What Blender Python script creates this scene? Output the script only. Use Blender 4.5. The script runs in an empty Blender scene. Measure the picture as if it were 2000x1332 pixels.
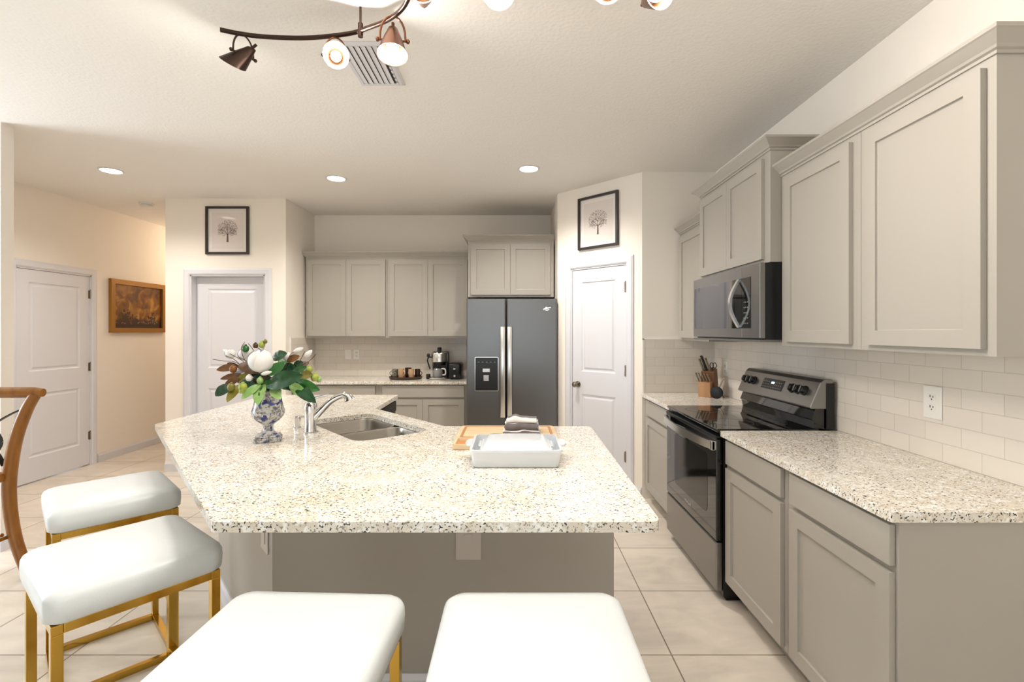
import bpy, bmesh, math, random
from mathutils import Vector, Matrix, Euler
C = bpy.context.scene.collection
PI = math.pi
random.seed(7)
sc = bpy.context.scene
# ---------------------------------------------------------------- camera
CAMZ = 1.443
cam = bpy.data.cameras.new('camera'); camo = bpy.data.objects.new('camera', cam); C.objects.link(camo)
camo.location = (0, 0, CAMZ); camo.rotation_euler = (PI/2, 0, 0)
cam.sensor_width = 36; cam.lens = 950/2000*36
cam.shift_x = -0.001; cam.shift_y = -0.0095; cam.clip_start = 0.05
sc.camera = camo
sc.view_settings.view_transform = 'Standard'; sc.view_settings.look = 'None'
sc.view_settings.exposure = 0.50; sc.view_settings.gamma = 1.0; sc.view_settings.use_curve_mapping = False
sc.cycles.use_denoising = True
sc.cycles.max_bounces = 8; sc.cycles.diffuse_bounces = 4; sc.cycles.glossy_bounces = 4
sc.cycles.sample_clamp_indirect = 6
# ---------------------------------------------------------------- world and added fill light
w = bpy.data.worlds.new('world'); sc.world = w; w.use_nodes = True
w.node_tree.nodes['Background'].inputs[0].default_value = (0.85, 0.92, 1.0, 1)
w.node_tree.nodes['Background'].inputs[1].default_value = 1.0
def area(name, loc, rot, sx, sy, power, col, spread=PI):
    l = bpy.data.lights.new(name, 'AREA'); l.shape = 'RECTANGLE'; l.size = sx; l.size_y = sy
    l.energy = power; l.color = col; l.spread = spread
    o = bpy.data.objects.new(name, l); C.objects.link(o); o.location = loc; o.rotation_euler = rot
    return o
# fill lamps added at unseen openings behind the camera and left, standing for daylight
area('fill_rear', (-0.6, -4.05, 1.35), (-PI/2, 0, PI), 3.4, 2.1, 17, (0.80, 0.94, 1.0))
area('fill_left', (-5.95, 2.35, 1.5), (0, -PI/2, 0), 1.7, 1.4, 85, (0.80, 0.90, 1.0))
def point(name, loc, power, col, r=0.05):
    l = bpy.data.lights.new(name, 'POINT'); l.energy = power; l.color = col; l.shadow_soft_size = r
    o = bpy.data.objects.new(name, l); C.objects.link(o); o.location = loc; return o
def spot(name, loc, d, power, col, ang=2.4, blend=0.6, r=0.03):
    l = bpy.data.lights.new(name, 'SPOT'); l.energy = power; l.color = col; l.shadow_soft_size = r
    l.spot_size = ang; l.spot_blend = blend
    o = bpy.data.objects.new(name, l); C.objects.link(o); o.location = loc
    o.rotation_euler = Vector(d).to_track_quat('-Z', 'Y').to_euler(); return o
WARM = (1.0, 0.945, 0.88)
DOWN = [(-3.43, 4.15), (-1.585, 4.36), (0.133, 4.10)]          # recessed ceiling lights
POW_DOWN = (58, 66, 84); POW_TRACK = 12.8
point('hall_lamp', (-3.98, 6.9, 2.45), 11, (1.0, 0.80, 0.60), 0.1)

# ---------------------------------------------------------------- colour and materials
def lin(c):
    r = []
    for v in c[:3]:
        v /= 255.0
        r.append(v/12.92 if v <= 0.04045 else ((v+0.055)/1.055)**2.4)
    return (*r, 1)
MATS = {}
def mat(name, col, rough=0.5, metal=0.0, bump=None, coat=0.0, emit=None, spec=None, trans=0.0, vary=None):
    if name in MATS: return MATS[name]
    m = bpy.data.materials.new(name); m.use_nodes = True; nt = m.node_tree; b = nt.nodes['Principled BSDF']
    b.inputs['Base Color'].default_value = lin(col); b.inputs['Roughness'].default_value = rough
    b.inputs['Metallic'].default_value = metal; b.inputs['Coat Weight'].default_value = coat
    b.inputs['Transmission Weight'].default_value = trans
    if spec is not None: b.inputs['Specular IOR Level'].default_value = spec
    if emit:
        b.inputs['Emission Color'].default_value = (*emit[0], 1); b.inputs['Emission Strength'].default_value = emit[1]
    tc = nt.nodes.new('ShaderNodeTexCoord')
    if bump:
        n = nt.nodes.new('ShaderNodeTexNoise'); n.inputs['Scale'].default_value = bump[0]; n.inputs['Detail'].default_value = 3
        mp = nt.nodes.new('ShaderNodeMapping'); nt.links.new(tc.outputs['Object'], mp.inputs[0])
        if len(bump) > 2: mp.inputs['Scale'].default_value = bump[2]
        nt.links.new(mp.outputs[0], n.inputs['Vector'])
        bp = nt.nodes.new('ShaderNodeBump'); bp.inputs['Strength'].default_value = bump[1]; bp.inputs['Distance'].default_value = 0.01
        nt.links.new(n.outputs[0], bp.inputs['Height']); nt.links.new(bp.outputs[0], b.inputs['Normal'])
    if vary:      # (scale, colour2, lo, hi[, mapping scale])
        n = nt.nodes.new('ShaderNodeTexNoise'); n.inputs['Scale'].default_value = vary[0]; n.inputs['Detail'].default_value = 4
        mp = nt.nodes.new('ShaderNodeMapping'); nt.links.new(tc.outputs['Object'], mp.inputs[0])
        if len(vary) > 4: mp.inputs['Scale'].default_value = vary[4]
        nt.links.new(mp.outputs[0], n.inputs['Vector'])
        r = nt.nodes.new('ShaderNodeValToRGB'); r.color_ramp.elements[0].position = vary[2]; r.color_ramp.elements[1].position = vary[3]
        r.color_ramp.elements[0].color = lin(col); r.color_ramp.elements[1].color = lin(vary[1])
        nt.links.new(n.outputs[0], r.inputs[0]); nt.links.new(r.outputs[0], b.inputs['Base Color'])
    MATS[name] = m
    return m
WALL = mat('wall_paint', (243, 235, 224), 0.7, bump=(160, 0.05))
CEIL = mat('ceiling_paint', (238, 234, 228), 0.8, bump=(55, 0.25))
WHITE = mat('white_trim_paint', (220, 219, 223), 0.35)
CAB = mat('grey_cabinet_paint', (171, 165, 155), 0.38)
CABIN = mat('cabinet_recess', (60, 56, 50), 0.7)
STEEL = mat('stainless_steel', (140, 138, 135), 0.30, 0.95, bump=(300, 0.03, (1, 1, 0.02)))
STEELH = mat('brushed_handle_steel', (215, 214, 210), 0.22, 1.0)
FSTEEL = mat('dark_stainless_steel', (118, 118, 118), 0.32, 0.9, bump=(300, 0.03, (1, 1, 0.02)))
SINKM = mat('sink_steel', (165, 160, 152), 0.28, 1.0)
CHROME = mat('chrome', (215, 215, 215), 0.08, 1.0)
NICKEL = mat('satin_nickel', (150, 140, 125), 0.25, 1.0)
HINGE = mat('dark_nickel', (110, 106, 98), 0.35, 0.9)
BLACKG = mat('black_glass', (9, 9, 10), 0.05, coat=0.5)
BLACK = mat('black_plastic', (14, 14, 15), 0.35)
DARKB = mat('soft_black_enamel', (22, 21, 21), 0.3)
GOLD = mat('polished_gold', (196, 160, 74), 0.14, 1.0)
VINYL = mat('white_faux_leather', (226, 231, 232), 0.36, bump=(220, 0.04))
BRONZE = mat('oil_rubbed_bronze', (62, 46, 38), 0.35, 0.75)
COPPER = mat('antique_copper', (120, 78, 56), 0.32, 0.85)
BULB = mat('glowing_bulb', (255, 240, 210), 0.3, emit=((1.0, 0.80, 0.52), 40))
LENS = mat('downlight_lens', (255, 250, 240), 0.3, emit=((1.0, 0.90, 0.76), 14))
CERAM = mat('white_ceramic', (222, 226, 230), 0.12, coat=0.3)
PLATE = mat('white_plastic', (232, 228, 220), 0.35)
SLOT = mat('socket_slots', (70, 62, 55), 0.5)
FRAMEB = mat('dark_brown_frame', (44, 36, 33), 0.35)
PAPER = mat('print_paper', (232, 224, 218), 0.5, coat=0.25)
PAPER2 = mat('print_paper_inner', (222, 212, 206), 0.5, coat=0.25)
INK = mat('sepia_ink', (98, 78, 72), 0.6)
GOLDF = mat('aged_gilt_wood', (158, 112, 48), 0.4, 0.35, bump=(60, 0.2))
WOODCH = mat('honey_stained_elm', (152, 98, 34), 0.32, vary=(9, (122, 74, 22), 0.3, 0.8, (4, 4, 0.7)))
IRON = mat('dark_iron_strap', (58, 58, 54), 0.45, 0.7)
BOARD = mat('pale_maple_board', (230, 204, 164), 0.42, vary=(7, (216, 182, 134), 0.4, 0.65, (1, 12, 1)))
BOARD2 = mat('orange_cherry_board', (205, 140, 84), 0.4, vary=(7, (186, 116, 62), 0.4, 0.65, (1, 12, 1)))
BOARDRIM = mat('brown_board_groove', (182, 122, 66), 0.45)
BLOCK = mat('knife_block_wood', (190, 146, 104), 0.45, vary=(12, (170, 122, 82), 0.4, 0.65, (1, 1, 0.2)))
BLOCKD = mat('knife_block_walnut', (116, 78, 50), 0.45)
TRAYW = mat('dark_stained_wood', (64, 42, 28), 0.5)
MUGT = mat('tan_stoneware', (196, 158, 122), 0.3); MUGD = mat('dark_brown_stoneware', (54, 34, 22), 0.25)
MUGG = mat('grey_patterned_stoneware', (150, 145, 135), 0.3, vary=(120, (50, 42, 38), 0.48, 0.52))
LG = mat('leaf_green', (38, 92, 36), 0.28, vary=(14, (72, 128, 56), 0.45, 0.75))
LD = mat('leaf_dark_green', (16, 56, 30), 0.25, vary=(14, (34, 84, 40), 0.45, 0.75))
LP = mat('leaf_pale_green', (120, 160, 84), 0.4, vary=(18, (160, 190, 118), 0.4, 0.7))
LB = mat('leaf_brown', (70, 42, 14), 0.35, vary=(16, (112, 74, 28), 0.4, 0.7))
LO = mat('leaf_olive', (128, 118, 34), 0.4, vary=(16, (96, 96, 30), 0.4, 0.7))
PETAL = mat('white_petal', (232, 228, 224), 0.5)
BUDG = mat('yellow_green_bud', (158, 170, 70), 0.45, vary=(40, (110, 124, 40), 0.45, 0.7))
TWIG = mat('twig_brown', (84, 52, 38), 0.6)
BLUEW = mat('screen_blue', (90, 105, 115), 0.3, emit=((0.55, 0.7, 0.9), 1.2))

def granite():
    m = bpy.data.materials.new('speckled_granite'); m.use_nodes = True; nt = m.node_tree; b = nt.nodes['Principled BSDF']
    b.inputs['Roughness'].default_value = 0.14; b.inputs['Specular IOR Level'].default_value = 0.45
    tc = nt.nodes.new('ShaderNodeTexCoord')
    def noise(scale, detail=2, rough=0.5, off=0, stretch=(1, 1, 1)):
        mp = nt.nodes.new('ShaderNodeMapping'); nt.links.new(tc.outputs['Object'], mp.inputs[0]); mp.inputs['Location'].default_value = (off, off, off)
        mp.inputs['Scale'].default_value = stretch
        n = nt.nodes.new('ShaderNodeTexNoise'); n.inputs['Scale'].default_value = scale; n.inputs['Detail'].default_value = detail
        n.inputs['Roughness'].default_value = rough; nt.links.new(mp.outputs[0], n.inputs['Vector']); return n
    def ramp(src, p0, p1):
        r = nt.nodes.new('ShaderNodeMapRange'); r.inputs['From Min'].default_value = p0; r.inputs['From Max'].default_value = p1
        nt.links.new(src, r.inputs['Value']); return r.outputs[0]
    def mix(f, a, c):
        x = nt.nodes.new('ShaderNodeMix'); x.data_type = 'RGBA'; nt.links.new(f, x.inputs[0])
        if isinstance(a, tuple): x.inputs[6].default_value = lin(a)
        else: nt.links.new(a, x.inputs[6])
        x.inputs[7].default_value = lin(c); return x.outputs[2]
    c = mix(ramp(noise(4, 4, 0.65).outputs[0], 0.42, 0.70), (232, 227, 216), (220, 206, 184))
    c = mix(ramp(noise(55, 3, 0.6, 3).outputs[0], 0.52, 0.68), c, (212, 201, 184))
    c = mix(ramp(noise(42, 2, 0.6, 9).outputs[0], 0.54, 0.62), c, (246, 244, 238))
    c = mix(ramp(noise(105, 2, 0.5, 5, (1, 1.3, 1)).outputs[0], 0.61, 0.65), c, (158, 148, 136))
    mulf = nt.nodes.new('ShaderNodeMath'); mulf.operation = 'MULTIPLY'
    nt.links.new(ramp(noise(135, 1, 0.4, 13, (1, 1.25, 1)).outputs[0], 0.63, 0.655), mulf.inputs[0])
    nt.links.new(ramp(noise(7, 3, 0.5, 21).outputs[0], 0.30, 0.48), mulf.inputs[1])
    c = mix(mulf.outputs[0], c, (48, 46, 48))
    nt.links.new(c, b.inputs['Base Color'])
    return m
GRAN = granite()

def floor_tiles():
    m = bpy.data.materials.new('beige_porcelain_tile'); m.use_nodes = True; nt = m.node_tree; b = nt.nodes['Principled BSDF']
    b.inputs['Roughness'].default_value = 0.32
    tc = nt.nodes.new('ShaderNodeTexCoord'); mp = nt.nodes.new('ShaderNodeMapping'); nt.links.new(tc.outputs['Object'], mp.inputs[0])
    mp.inputs['Location'].default_value = (-0.707 + 0.535*20, -3.238 + 0.535*20, 0)
    br = nt.nodes.new('ShaderNodeTexBrick'); br.offset = 0; br.squash = 1
    br.inputs['Scale'].default_value = 1; br.inputs['Brick Width'].default_value = 0.535; br.inputs['Row Height'].default_value = 0.535
    br.inputs['Mortar Size'].default_value = 0.0035; br.inputs['Mortar Smooth'].default_value = 0.1
    br.inputs['Color1'].default_value = lin((230, 219, 205)); br.inputs['Color2'].default_value = lin((224, 213, 198)); br.inputs['Mortar'].default_value = lin((146, 132, 116))
    nt.links.new(mp.outputs[0], br.inputs['Vector'])
    n = nt.nodes.new('ShaderNodeTexNoise'); n.inputs['Scale'].default_value = 3.0; n.inputs['Detail'].default_value = 6; n.inputs['Distortion'].default_value = 1.2
    mp2 = nt.nodes.new('ShaderNodeMapping'); mp2.inputs['Scale'].default_value = (1, 2.2, 1); nt.links.new(tc.outputs['Object'], mp2.inputs[0]); nt.links.new(mp2.outputs[0], n.inputs['Vector'])
    r = nt.nodes.new('ShaderNodeMapRange'); r.inputs['From Min'].default_value = 0.3; r.inputs['From Max'].default_value = 0.7; r.inputs['To Min'].default_value = 0.86; r.inputs['To Max'].default_value = 1.06
    nt.links.new(n.outputs[0], r.inputs['Value'])
    x = nt.nodes.new('ShaderNodeMix'); x.data_type = 'RGBA'; x.blend_type = 'MULTIPLY'; x.inputs[0].default_value = 1
    nt.links.new(br.outputs[0], x.inputs[6]); nt.links.new(r.outputs[0], x.inputs[7]); nt.links.new(x.outputs[2], b.inputs['Base Color'])
    bp = nt.nodes.new('ShaderNodeBump'); bp.inputs['Strength'].default_value = 0.4; bp.inputs['Distance'].default_value = 0.003; bp.invert = True
    nt.links.new(br.outputs['Fac'], bp.inputs['Height']); nt.links.new(bp.outputs[0], b.inputs['Normal'])
    return m
FLOORM = floor_tiles()

def subway(name, axis):
    m = bpy.data.materials.new(name); m.use_nodes = True; nt = m.node_tree; b = nt.nodes['Principled BSDF']
    b.inputs['Roughness'].default_value = 0.15
    tc = nt.nodes.new('ShaderNodeTexCoord'); sp = nt.nodes.new('ShaderNodeSeparateXYZ'); cb = nt.nodes.new('ShaderNodeCombineXYZ')
    nt.links.new(tc.outputs['Object'], sp.inputs[0]); nt.links.new(sp.outputs[axis], cb.inputs[0]); nt.links.new(sp.outputs[2], cb.inputs[1])
    mp = nt.nodes.new('ShaderNodeMapping'); mp.inputs['Location'].default_value = (10, -0.914 + 0.0765*40, 0); nt.links.new(cb.outputs[0], mp.inputs[0])
    br = nt.nodes.new('ShaderNodeTexBrick'); br.offset = 0.5; br.inputs['Scale'].default_value = 1
    br.inputs['Brick Width'].default_value = 0.165; br.inputs['Row Height'].default_value = 0.0765; br.inputs['Mortar Size'].default_value = 0.0016; br.inputs['Mortar Smooth'].default_value = 0.3
    br.inputs['Color1'].default_value = lin((224, 215, 203)); br.inputs['Color2'].default_value = lin((219, 210, 198)); br.inputs['Mortar'].default_value = lin((204, 195, 182))
    nt.links.new(mp.outputs[0], br.inputs['Vector']); nt.links.new(br.outputs[0], b.inputs['Base Color'])
    bp = nt.nodes.new('ShaderNodeBump'); bp.inputs['Strength'].default_value = 0.5; bp.inputs['Distance'].default_value = 0.003; bp.invert = True
    nt.links.new(br.outputs['Fac'], bp.inputs['Height']); nt.links.new(bp.outputs[0], b.inputs['Normal'])
    return m
SUBX = subway('subway_tile_facing_room', 0); SUBY = subway('subway_tile_facing_side', 1)

# ---------------------------------------------------------------- mesh helpers
class MB:
    """collects shapes into one mesh"""
    def __init__(s): s.bm = bmesh.new(); s.M = Matrix()
    def v(s, co): return s.bm.verts.new(s.M @ Vector(co))
    def face(s, cos, mi=0):
        f = s.bm.faces.new([s.v(c) for c in cos]); f.material_index = mi; return f
    def box(s, x0, x1, y0, y1, z0, z1, bev=0.0, seg=2, mi=0):
        vs = [s.v((x, y, z)) for x in (x0, x1) for y in (y0, y1) for z in (z0, z1)]
        q = [(0, 1, 3, 2), (4, 6, 7, 5), (0, 4, 5, 1), (2, 3, 7, 6), (0, 2, 6, 4), (1, 5, 7, 3)]
        fs = [s.bm.faces.new([vs[i] for i in f]) for f in q]
        for f in fs: f.material_index = mi
        if bev > 0:
            es = list({e for f in fs for e in f.edges})
            r = bmesh.ops.bevel(s.bm, geom=es, offset=bev, segments=seg, affect='EDGES', profile=0.5)
            for f in r['faces']: f.material_index = mi
        return s
    def prism(s, pts, z0, z1, mi=0, top=True, bottom=True, flip=False):
        a = [s.v((x, y, z0)) for x, y in pts]; b = [s.v((x, y, z1)) for x, y in pts]; n = len(pts)
        for i in range(n):
            f = s.bm.faces.new([a[i], a[(i+1) % n], b[(i+1) % n], b[i]]); f.material_index = mi
        if top: s.bm.faces.new(b).material_index = mi
        if bottom: s.bm.faces.new(list(reversed(a))).material_index = mi
        return s
    def loops(s, rings, closed=True, cap0=True, cap1=True, mi=0):
        """skin a list of rings, each a list of 3D points"""
        R = [[s.v(p) for p in r] for r in rings]
        for i in range(len(R)-1):
            a, b = R[i], R[i+1]; n = len(a)
            for j in range(n if closed else n-1):
                k = (j+1) % n
                f = s.bm.faces.new([a[j], a[k], b[k], b[j]]); f.material_index = mi
        if cap0: s.bm.faces.new(list(reversed(R[0]))).material_index = mi
        if cap1: s.bm.faces.new(R[-1]).material_index = mi
        return s
    def lathe(s, prof, c=(0, 0, 0), n=24, mi=0, cap0=True, cap1=True):
        rings = [[(c[0]+r*math.cos(2*PI*i/n), c[1]+r*math.sin(2*PI*i/n), c[2]+z) for i in range(n)] for r, z in prof]
        return s.loops(rings, cap0=cap0, cap1=cap1, mi=mi)
    def tube(s, pts, r, n=10, mi=0, cap=True, rect=None):
        """sweep a circle (or rect=(half_w, half_h)) along points; r may be a list"""
        P = [Vector(p) for p in pts]; rings = []
        up = Vector((0, 0, 1))
        t0 = (P[1]-P[0]).normalized()
        if abs(t0.dot(up)) > 0.95: up = Vector((0, 1, 0))
        side = t0.cross(up).normalized()
        for i, p in enumerate(P):
            t = (P[min(i+1, len(P)-1)] - P[max(i-1, 0)]).normalized()
            side = (side - t*side.dot(t)).normalized(); u = side.cross(t).normalized()
            rr = r[i] if isinstance(r, (list, tuple)) else r
            if rect:
                a, b = rect; ring = [p+side*a*x+u*b*y for x, y in ((-1, -1), (1, -1), (1, 1), (-1, 1))]
            else:
                ring = [p + side*rr*math.cos(2*PI*k/n) + u*rr*math.sin(2*PI*k/n) for k in range(n)]
            rings.append([tuple(q) for q in ring])
        return s.loops(rings, cap0=cap, cap1=cap, mi=mi)
    def cyl(s, a, b, r, n=16, mi=0):
        return s.tube([a, b], r, n, mi)
    def sphere(s, c, r, n=12, sc_=(1, 1, 1), mi=0):
        rings = []
        m = n//2
        for i in range(1, m):
            th = PI*i/m
            rings.append([(c[0]+r*sc_[0]*math.sin(th)*math.cos(2*PI*k/n), c[1]+r*sc_[1]*math.sin(th)*math.sin(2*PI*k/n), c[2]-r*sc_[2]*math.cos(th)) for k in range(n)])
        return s.loops(rings, mi=mi)
    def build(s, name, m, parent=None, loc=(0, 0, 0), rot=(0, 0, 0), smooth=None, bevel=0.0, kind=None):
        bmesh.ops.recalc_face_normals(s.bm, faces=s.bm.faces)
        me = bpy.data.meshes.new(name); s.bm.to_mesh(me); s.bm.free()
        for x in (m if isinstance(m, (list, tuple)) else [m]): me.materials.append(x)
        o = bpy.data.objects.new(name, me); C.objects.link(o)
        o.location = loc; o.rotation_euler = rot
        if parent: o.parent = parent
        if smooth:
            me.shade_smooth(); me.set_sharp_from_angle(angle=math.radians(smooth))
        if bevel:
            md = o.modifiers.new('edge', 'BEVEL'); md.width = bevel; md.segments = 2; md.limit_method = 'ANGLE'; md.angle_limit = math.radians(40)
        if kind: o['kind'] = kind
        return o
def thing(name, label, cat, loc=(0, 0, 0), rz=0, group=None):
    o = bpy.data.objects.new(name, None); C.objects.link(o); o.location = loc; o.rotation_euler = (0, 0, rz)
    o.empty_display_size = 0.1
    return tag(o, label, cat, group)
def tag(o, label, cat, group=None):
    o['label'] = label; o['category'] = cat
    if group: o['group'] = group
    return o
def dup(root, loc, rz, label, group=None):
    r = root.copy(); C.objects.link(r); r.location = loc; r.rotation_euler = (0, 0, rz); r['label'] = label
    if group: r['group'] = group
    def kids(src, dst):
        for ch in list(src.children):
            c = ch.copy(); C.objects.link(c); c.parent = dst; kids(ch, c)
    kids(root, r)
    return r
def rrect(x0, x1, y0, y1, r, n=5):
    pts = []
    for cx, cy, a0 in ((x1-r, y1-r, 0), (x0+r, y1-r, PI/2), (x0+r, y0+r, PI), (x1-r, y0+r, 1.5*PI)):
        for i in range(n+1):
            a = a0 + PI/2*i/n; pts.append((cx+r*math.cos(a), cy+r*math.sin(a)))
    return pts
def spline(pts, n=8):
    """Catmull-Rom through points"""
    P = [Vector(p) for p in pts]; P = [2*P[0]-P[1]] + P + [2*P[-1]-P[-2]]; out = []
    for i in range(1, len(P)-2):
        for k in range(n):
            t = k/n; a, b, c, d = P[i-1], P[i], P[i+1], P[i+2]
            out.append(0.5*((2*b)+(c-a)*t+(2*a-5*b+4*c-d)*t*t+(3*b-a-3*c+d)*t**3))
    out.append(P[-2]); return out
def slab(mb, x0, x1, z0, z1, yf, t, panels, prof):
    """door slab in the XZ plane, front at y=yf facing -y; panels = [(px0,px1,pz0,pz1)] sharing px0/px1; prof = [(inset, depth), ...]"""
    yb = yf+t
    mb.face([(x0, yb, z0), (x0, yb, z1), (x1, yb, z1), (x1, yb, z0)])
    for a, b in (((x0, z0), (x1, z0)), ((x1, z0), (x1, z1)), ((x1, z1), (x0, z1)), ((x0, z1), (x0, z0))):
        mb.face([(a[0], yf, a[1]), (a[0], yb, a[1]), (b[0], yb, b[1]), (b[0], yf, b[1])])
    px0, px1 = panels[0][0], panels[0][1]
    F = lambda xa, xb, za, zb: mb.face([(xa, yf, za), (xb, yf, za), (xb, yf, zb), (xa, yf, zb)])
    F(x0, px0, z0, z1); F(px1, x1, z0, z1)
    zc = z0
    for p in sorted(panels, key=lambda q: q[2]):
        F(px0, px1, zc, p[2]); zc = p[3]
        prev = [(p[0], yf, p[2]), (p[1], yf, p[2]), (p[1], yf, p[3]), (p[0], yf, p[3])]
        for ins, d in prof:
            cur = [(p[0]+ins, yf+d, p[2]+ins), (p[1]-ins, yf+d, p[2]+ins), (p[1]-ins, yf+d, p[3]-ins), (p[0]+ins, yf+d, p[3]-ins)]
            for i in range(4):
                mb.face([prev[i], prev[(i+1) % 4], cur[(i+1) % 4], cur[i]])
            prev = cur
        mb.face(prev)
    F(px0, px1, zc, z1)
def offset_path(path, o):
    """offset an open 2D polyline to its left by o, with mitres"""
    P = [Vector((p[0], p[1])) for p in path]; out = []
    for i, p in enumerate(P):
        ns = []
        if i > 0: d = (P[i]-P[i-1]).normalized(); ns.append(Vector((-d.y, d.x)))
        if i < len(P)-1: d = (P[i+1]-P[i]).normalized(); ns.append(Vector((-d.y, d.x)))
        n = ns[0] if len(ns) == 1 else (ns[0]+ns[1])/(1+ns[0].dot(ns[1]))
        q = p + n*o; out.append((q.x, q.y))
    return out
def moulding(mb, path, prof):
    """sweep a closed profile [(offset_left, z)] along an open 2D path"""
    cols = [offset_path(path, o) for o, z in prof]
    rings = [[(cols[j][i][0], cols[j][i][1], prof[j][1]) for j in range(len(prof))] for i in range(len(path))]
    mb.loops(rings)
# ================================================================ THE ROOM
ZC = 2.815
XW = 1.743      # right wall
MB().box(-7, 2, -4.4, 8.2, -0.1, 0).build('floor', FLOORM, kind='structure')
MB().box(-7, 2, -4.4, 8.2, ZC, ZC+0.1).build('ceiling', CEIL, kind='structure')
def wallseg(name, p0, p1, t, openings=(), m=WALL, z1=ZC):
    L = math.hypot(p1[0]-p0[0], p1[1]-p0[1]); a = math.atan2(p1[1]-p0[1], p1[0]-p0[0]); b = MB(); x = 0.0
    y0, y1 = min(0, t), max(0, t)
    for (a0, a1, zb, zt) in openings:
        b.box(x, a0, y0, y1, 0, z1); b.box(a0, a1, y0, y1, zt, z1)
        if zb > 0: b.box(a0, a1, y0, y1, 0, zb)
        x = a1
    b.box(x, L, y0, y1, 0, z1)
    return b.build(name, m, loc=(p0[0], p0[1], 0), rot=(0, 0, a), kind='structure')
PX0, PY0, PX1, PY1 = 0.445, 4.86, 1.112, 4.19          # pantry diagonal
PL = math.hypot(PX1-PX0, PY1-PY0); PA = math.atan2(PY1-PY0, PX1-PX0)
wallseg('wall_right', (XW, 4.40), (XW, -4.4), 0.1)
wallseg('wall_corner', (PX1, 4.19), (XW, 4.19), 0.12)
wallseg('wall_pantry', (PX0, PY0), (PX1, PY1), 0.1, [(0.168, 0.800, 0, 2.05)])
wallseg('wall_fridge', (PX0, 5.75), (PX0, PY0), 0.1)
wallseg('wall_back', (-2.445, 5.75), (0.545, 5.75), 0.1)
wallseg('wall_return', (-2.345, 5.75), (-2.345, 5.14), -0.1)
wallseg('wall_hall', (-3.588, 5.02), (-2.345, 5.02), 0.12, [(0.253, 1.033, 0, 2.03)])
wallseg('wall_hall_side', (-3.588, 8.0), (-3.588, 5.14), 0.1)
wallseg('wall_hall_end', (-4.7, 8.0), (-3.4, 8.0), 0.1)
wallseg('wall_left', (-4.57, 3.275), (-4.57, 8.1), 0.1, [(1.185, 1.995, 0, 2.05)])
wallseg('wall_partition', (-6.1, 3.19), (-3.36, 3.19), 0.085)
wallseg('wall_living', (-6.1, -4.4), (-6.1, 3.2), 0.1, [(6.05, 7.45, 0.65, 2.35)])  # unseen opening, placed and sized for the left fill lamp
wallseg('wall_rear', (-6.1, -4.2), (1.8, -4.2), -0.1, [(3.8, 7.2, 0, 2.4)])  # unseen opening added for the rear fill lamp
# behind the doors
wallseg('wall_closet', (-5.3, 4.2), (-5.3, 5.6), 0.1)
# baseboards
def base(name, p0, p1, side=-1, ext=0):
    L = math.hypot(p1[0]-p0[0], p1[1]-p0[1]); a = math.atan2(p1[1]-p0[1], p1[0]-p0[0]); b = MB()
    pr = [(0, 0), (0.014, 0), (0.014, 0.075), (0.009, 0.085), (0.006, 0.095), (0, 0.095)]
    b.loops([[(x, side*o, z) for o, z in pr] for x in (0, L)])
    return b.build(name, WHITE, loc=(p0[0], p0[1], 0), rot=(0, 0, a), kind='structure')
base('baseboard_left', (-4.57, 5.345), (-4.57, 7.99))
base('baseboard_partition', (-6.0, 3.19), (-3.36, 3.19))
base('baseboard_partition_end', (-3.36, 3.176), (-3.36, 3.275))
base('baseboard_hall', (-3.588, 5.02), (-3.41, 5.02))
base('baseboard_hall_right', (-2.49, 5.02), (-2.345, 5.02))
base('baseboard_hall_end', (-4.56, 8.0), (-3.6, 8.0))
base('baseboard_return', (-2.345, 5.14), (-2.345, 5.02), side=1)
base('baseboard_right', (XW, 1.40), (XW, -4.1), side=-1)
def along(t, dx=0, dy=0):   # point on the pantry wall front
    return (PX0+math.cos(PA)*t, PY0+math.sin(PA)*t)
base('baseboard_pantry', along(0.0), along(0.095)); base('baseboard_pantry_right', along(0.868), along(0.94))

# door casings: local x along the wall, front towards -y
def casing(name, p0, ang, x0, x1, z1, depth, cw=0.068):
    b = MB(); pr = [(0, 0.0), (0, -0.010), (0.012, -0.018), (0.050, -0.018), (cw, -0.010), (cw, 0.0)]
    path = [(x0, 0), (x0, z1), (x1, z1), (x1, 0)]
    rings = []
    cols = [offset_path(path, o) for o, y in pr]
    rings = [[(cols[j][i][0], pr[j][1], cols[j][i][1]) for j in range(len(pr))] for i in range(4)]
    b.loops(rings)
    # jamb lining
    b.box(x0-0.002, x0+0.012, -0.004, depth, 0, z1); b.box(x1-0.012, x1+0.002, -0.004, depth, 0, z1); b.box(x0, x1, -0.004, depth, z1-0.012, z1+0.002)
    return b.build(name, WHITE, loc=(p0[0], p0[1], 0), rot=(0, 0, ang), kind='structure')
casing('trim_1', (-4.57, 3.275), PI/2, 1.190, 1.990, 2.045, 0.10)
casing('trim_2', (-3.588, 5.02), 0, 0.258, 1.028, 2.025, 0.12)
casing('trim_3', (PX0, PY0), PA, 0.173, 0.795, 2.045, 0.10)
DPROF = [(0.010, 0.008), (0.022, 0.009), (0.040, 0.002)]
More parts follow.
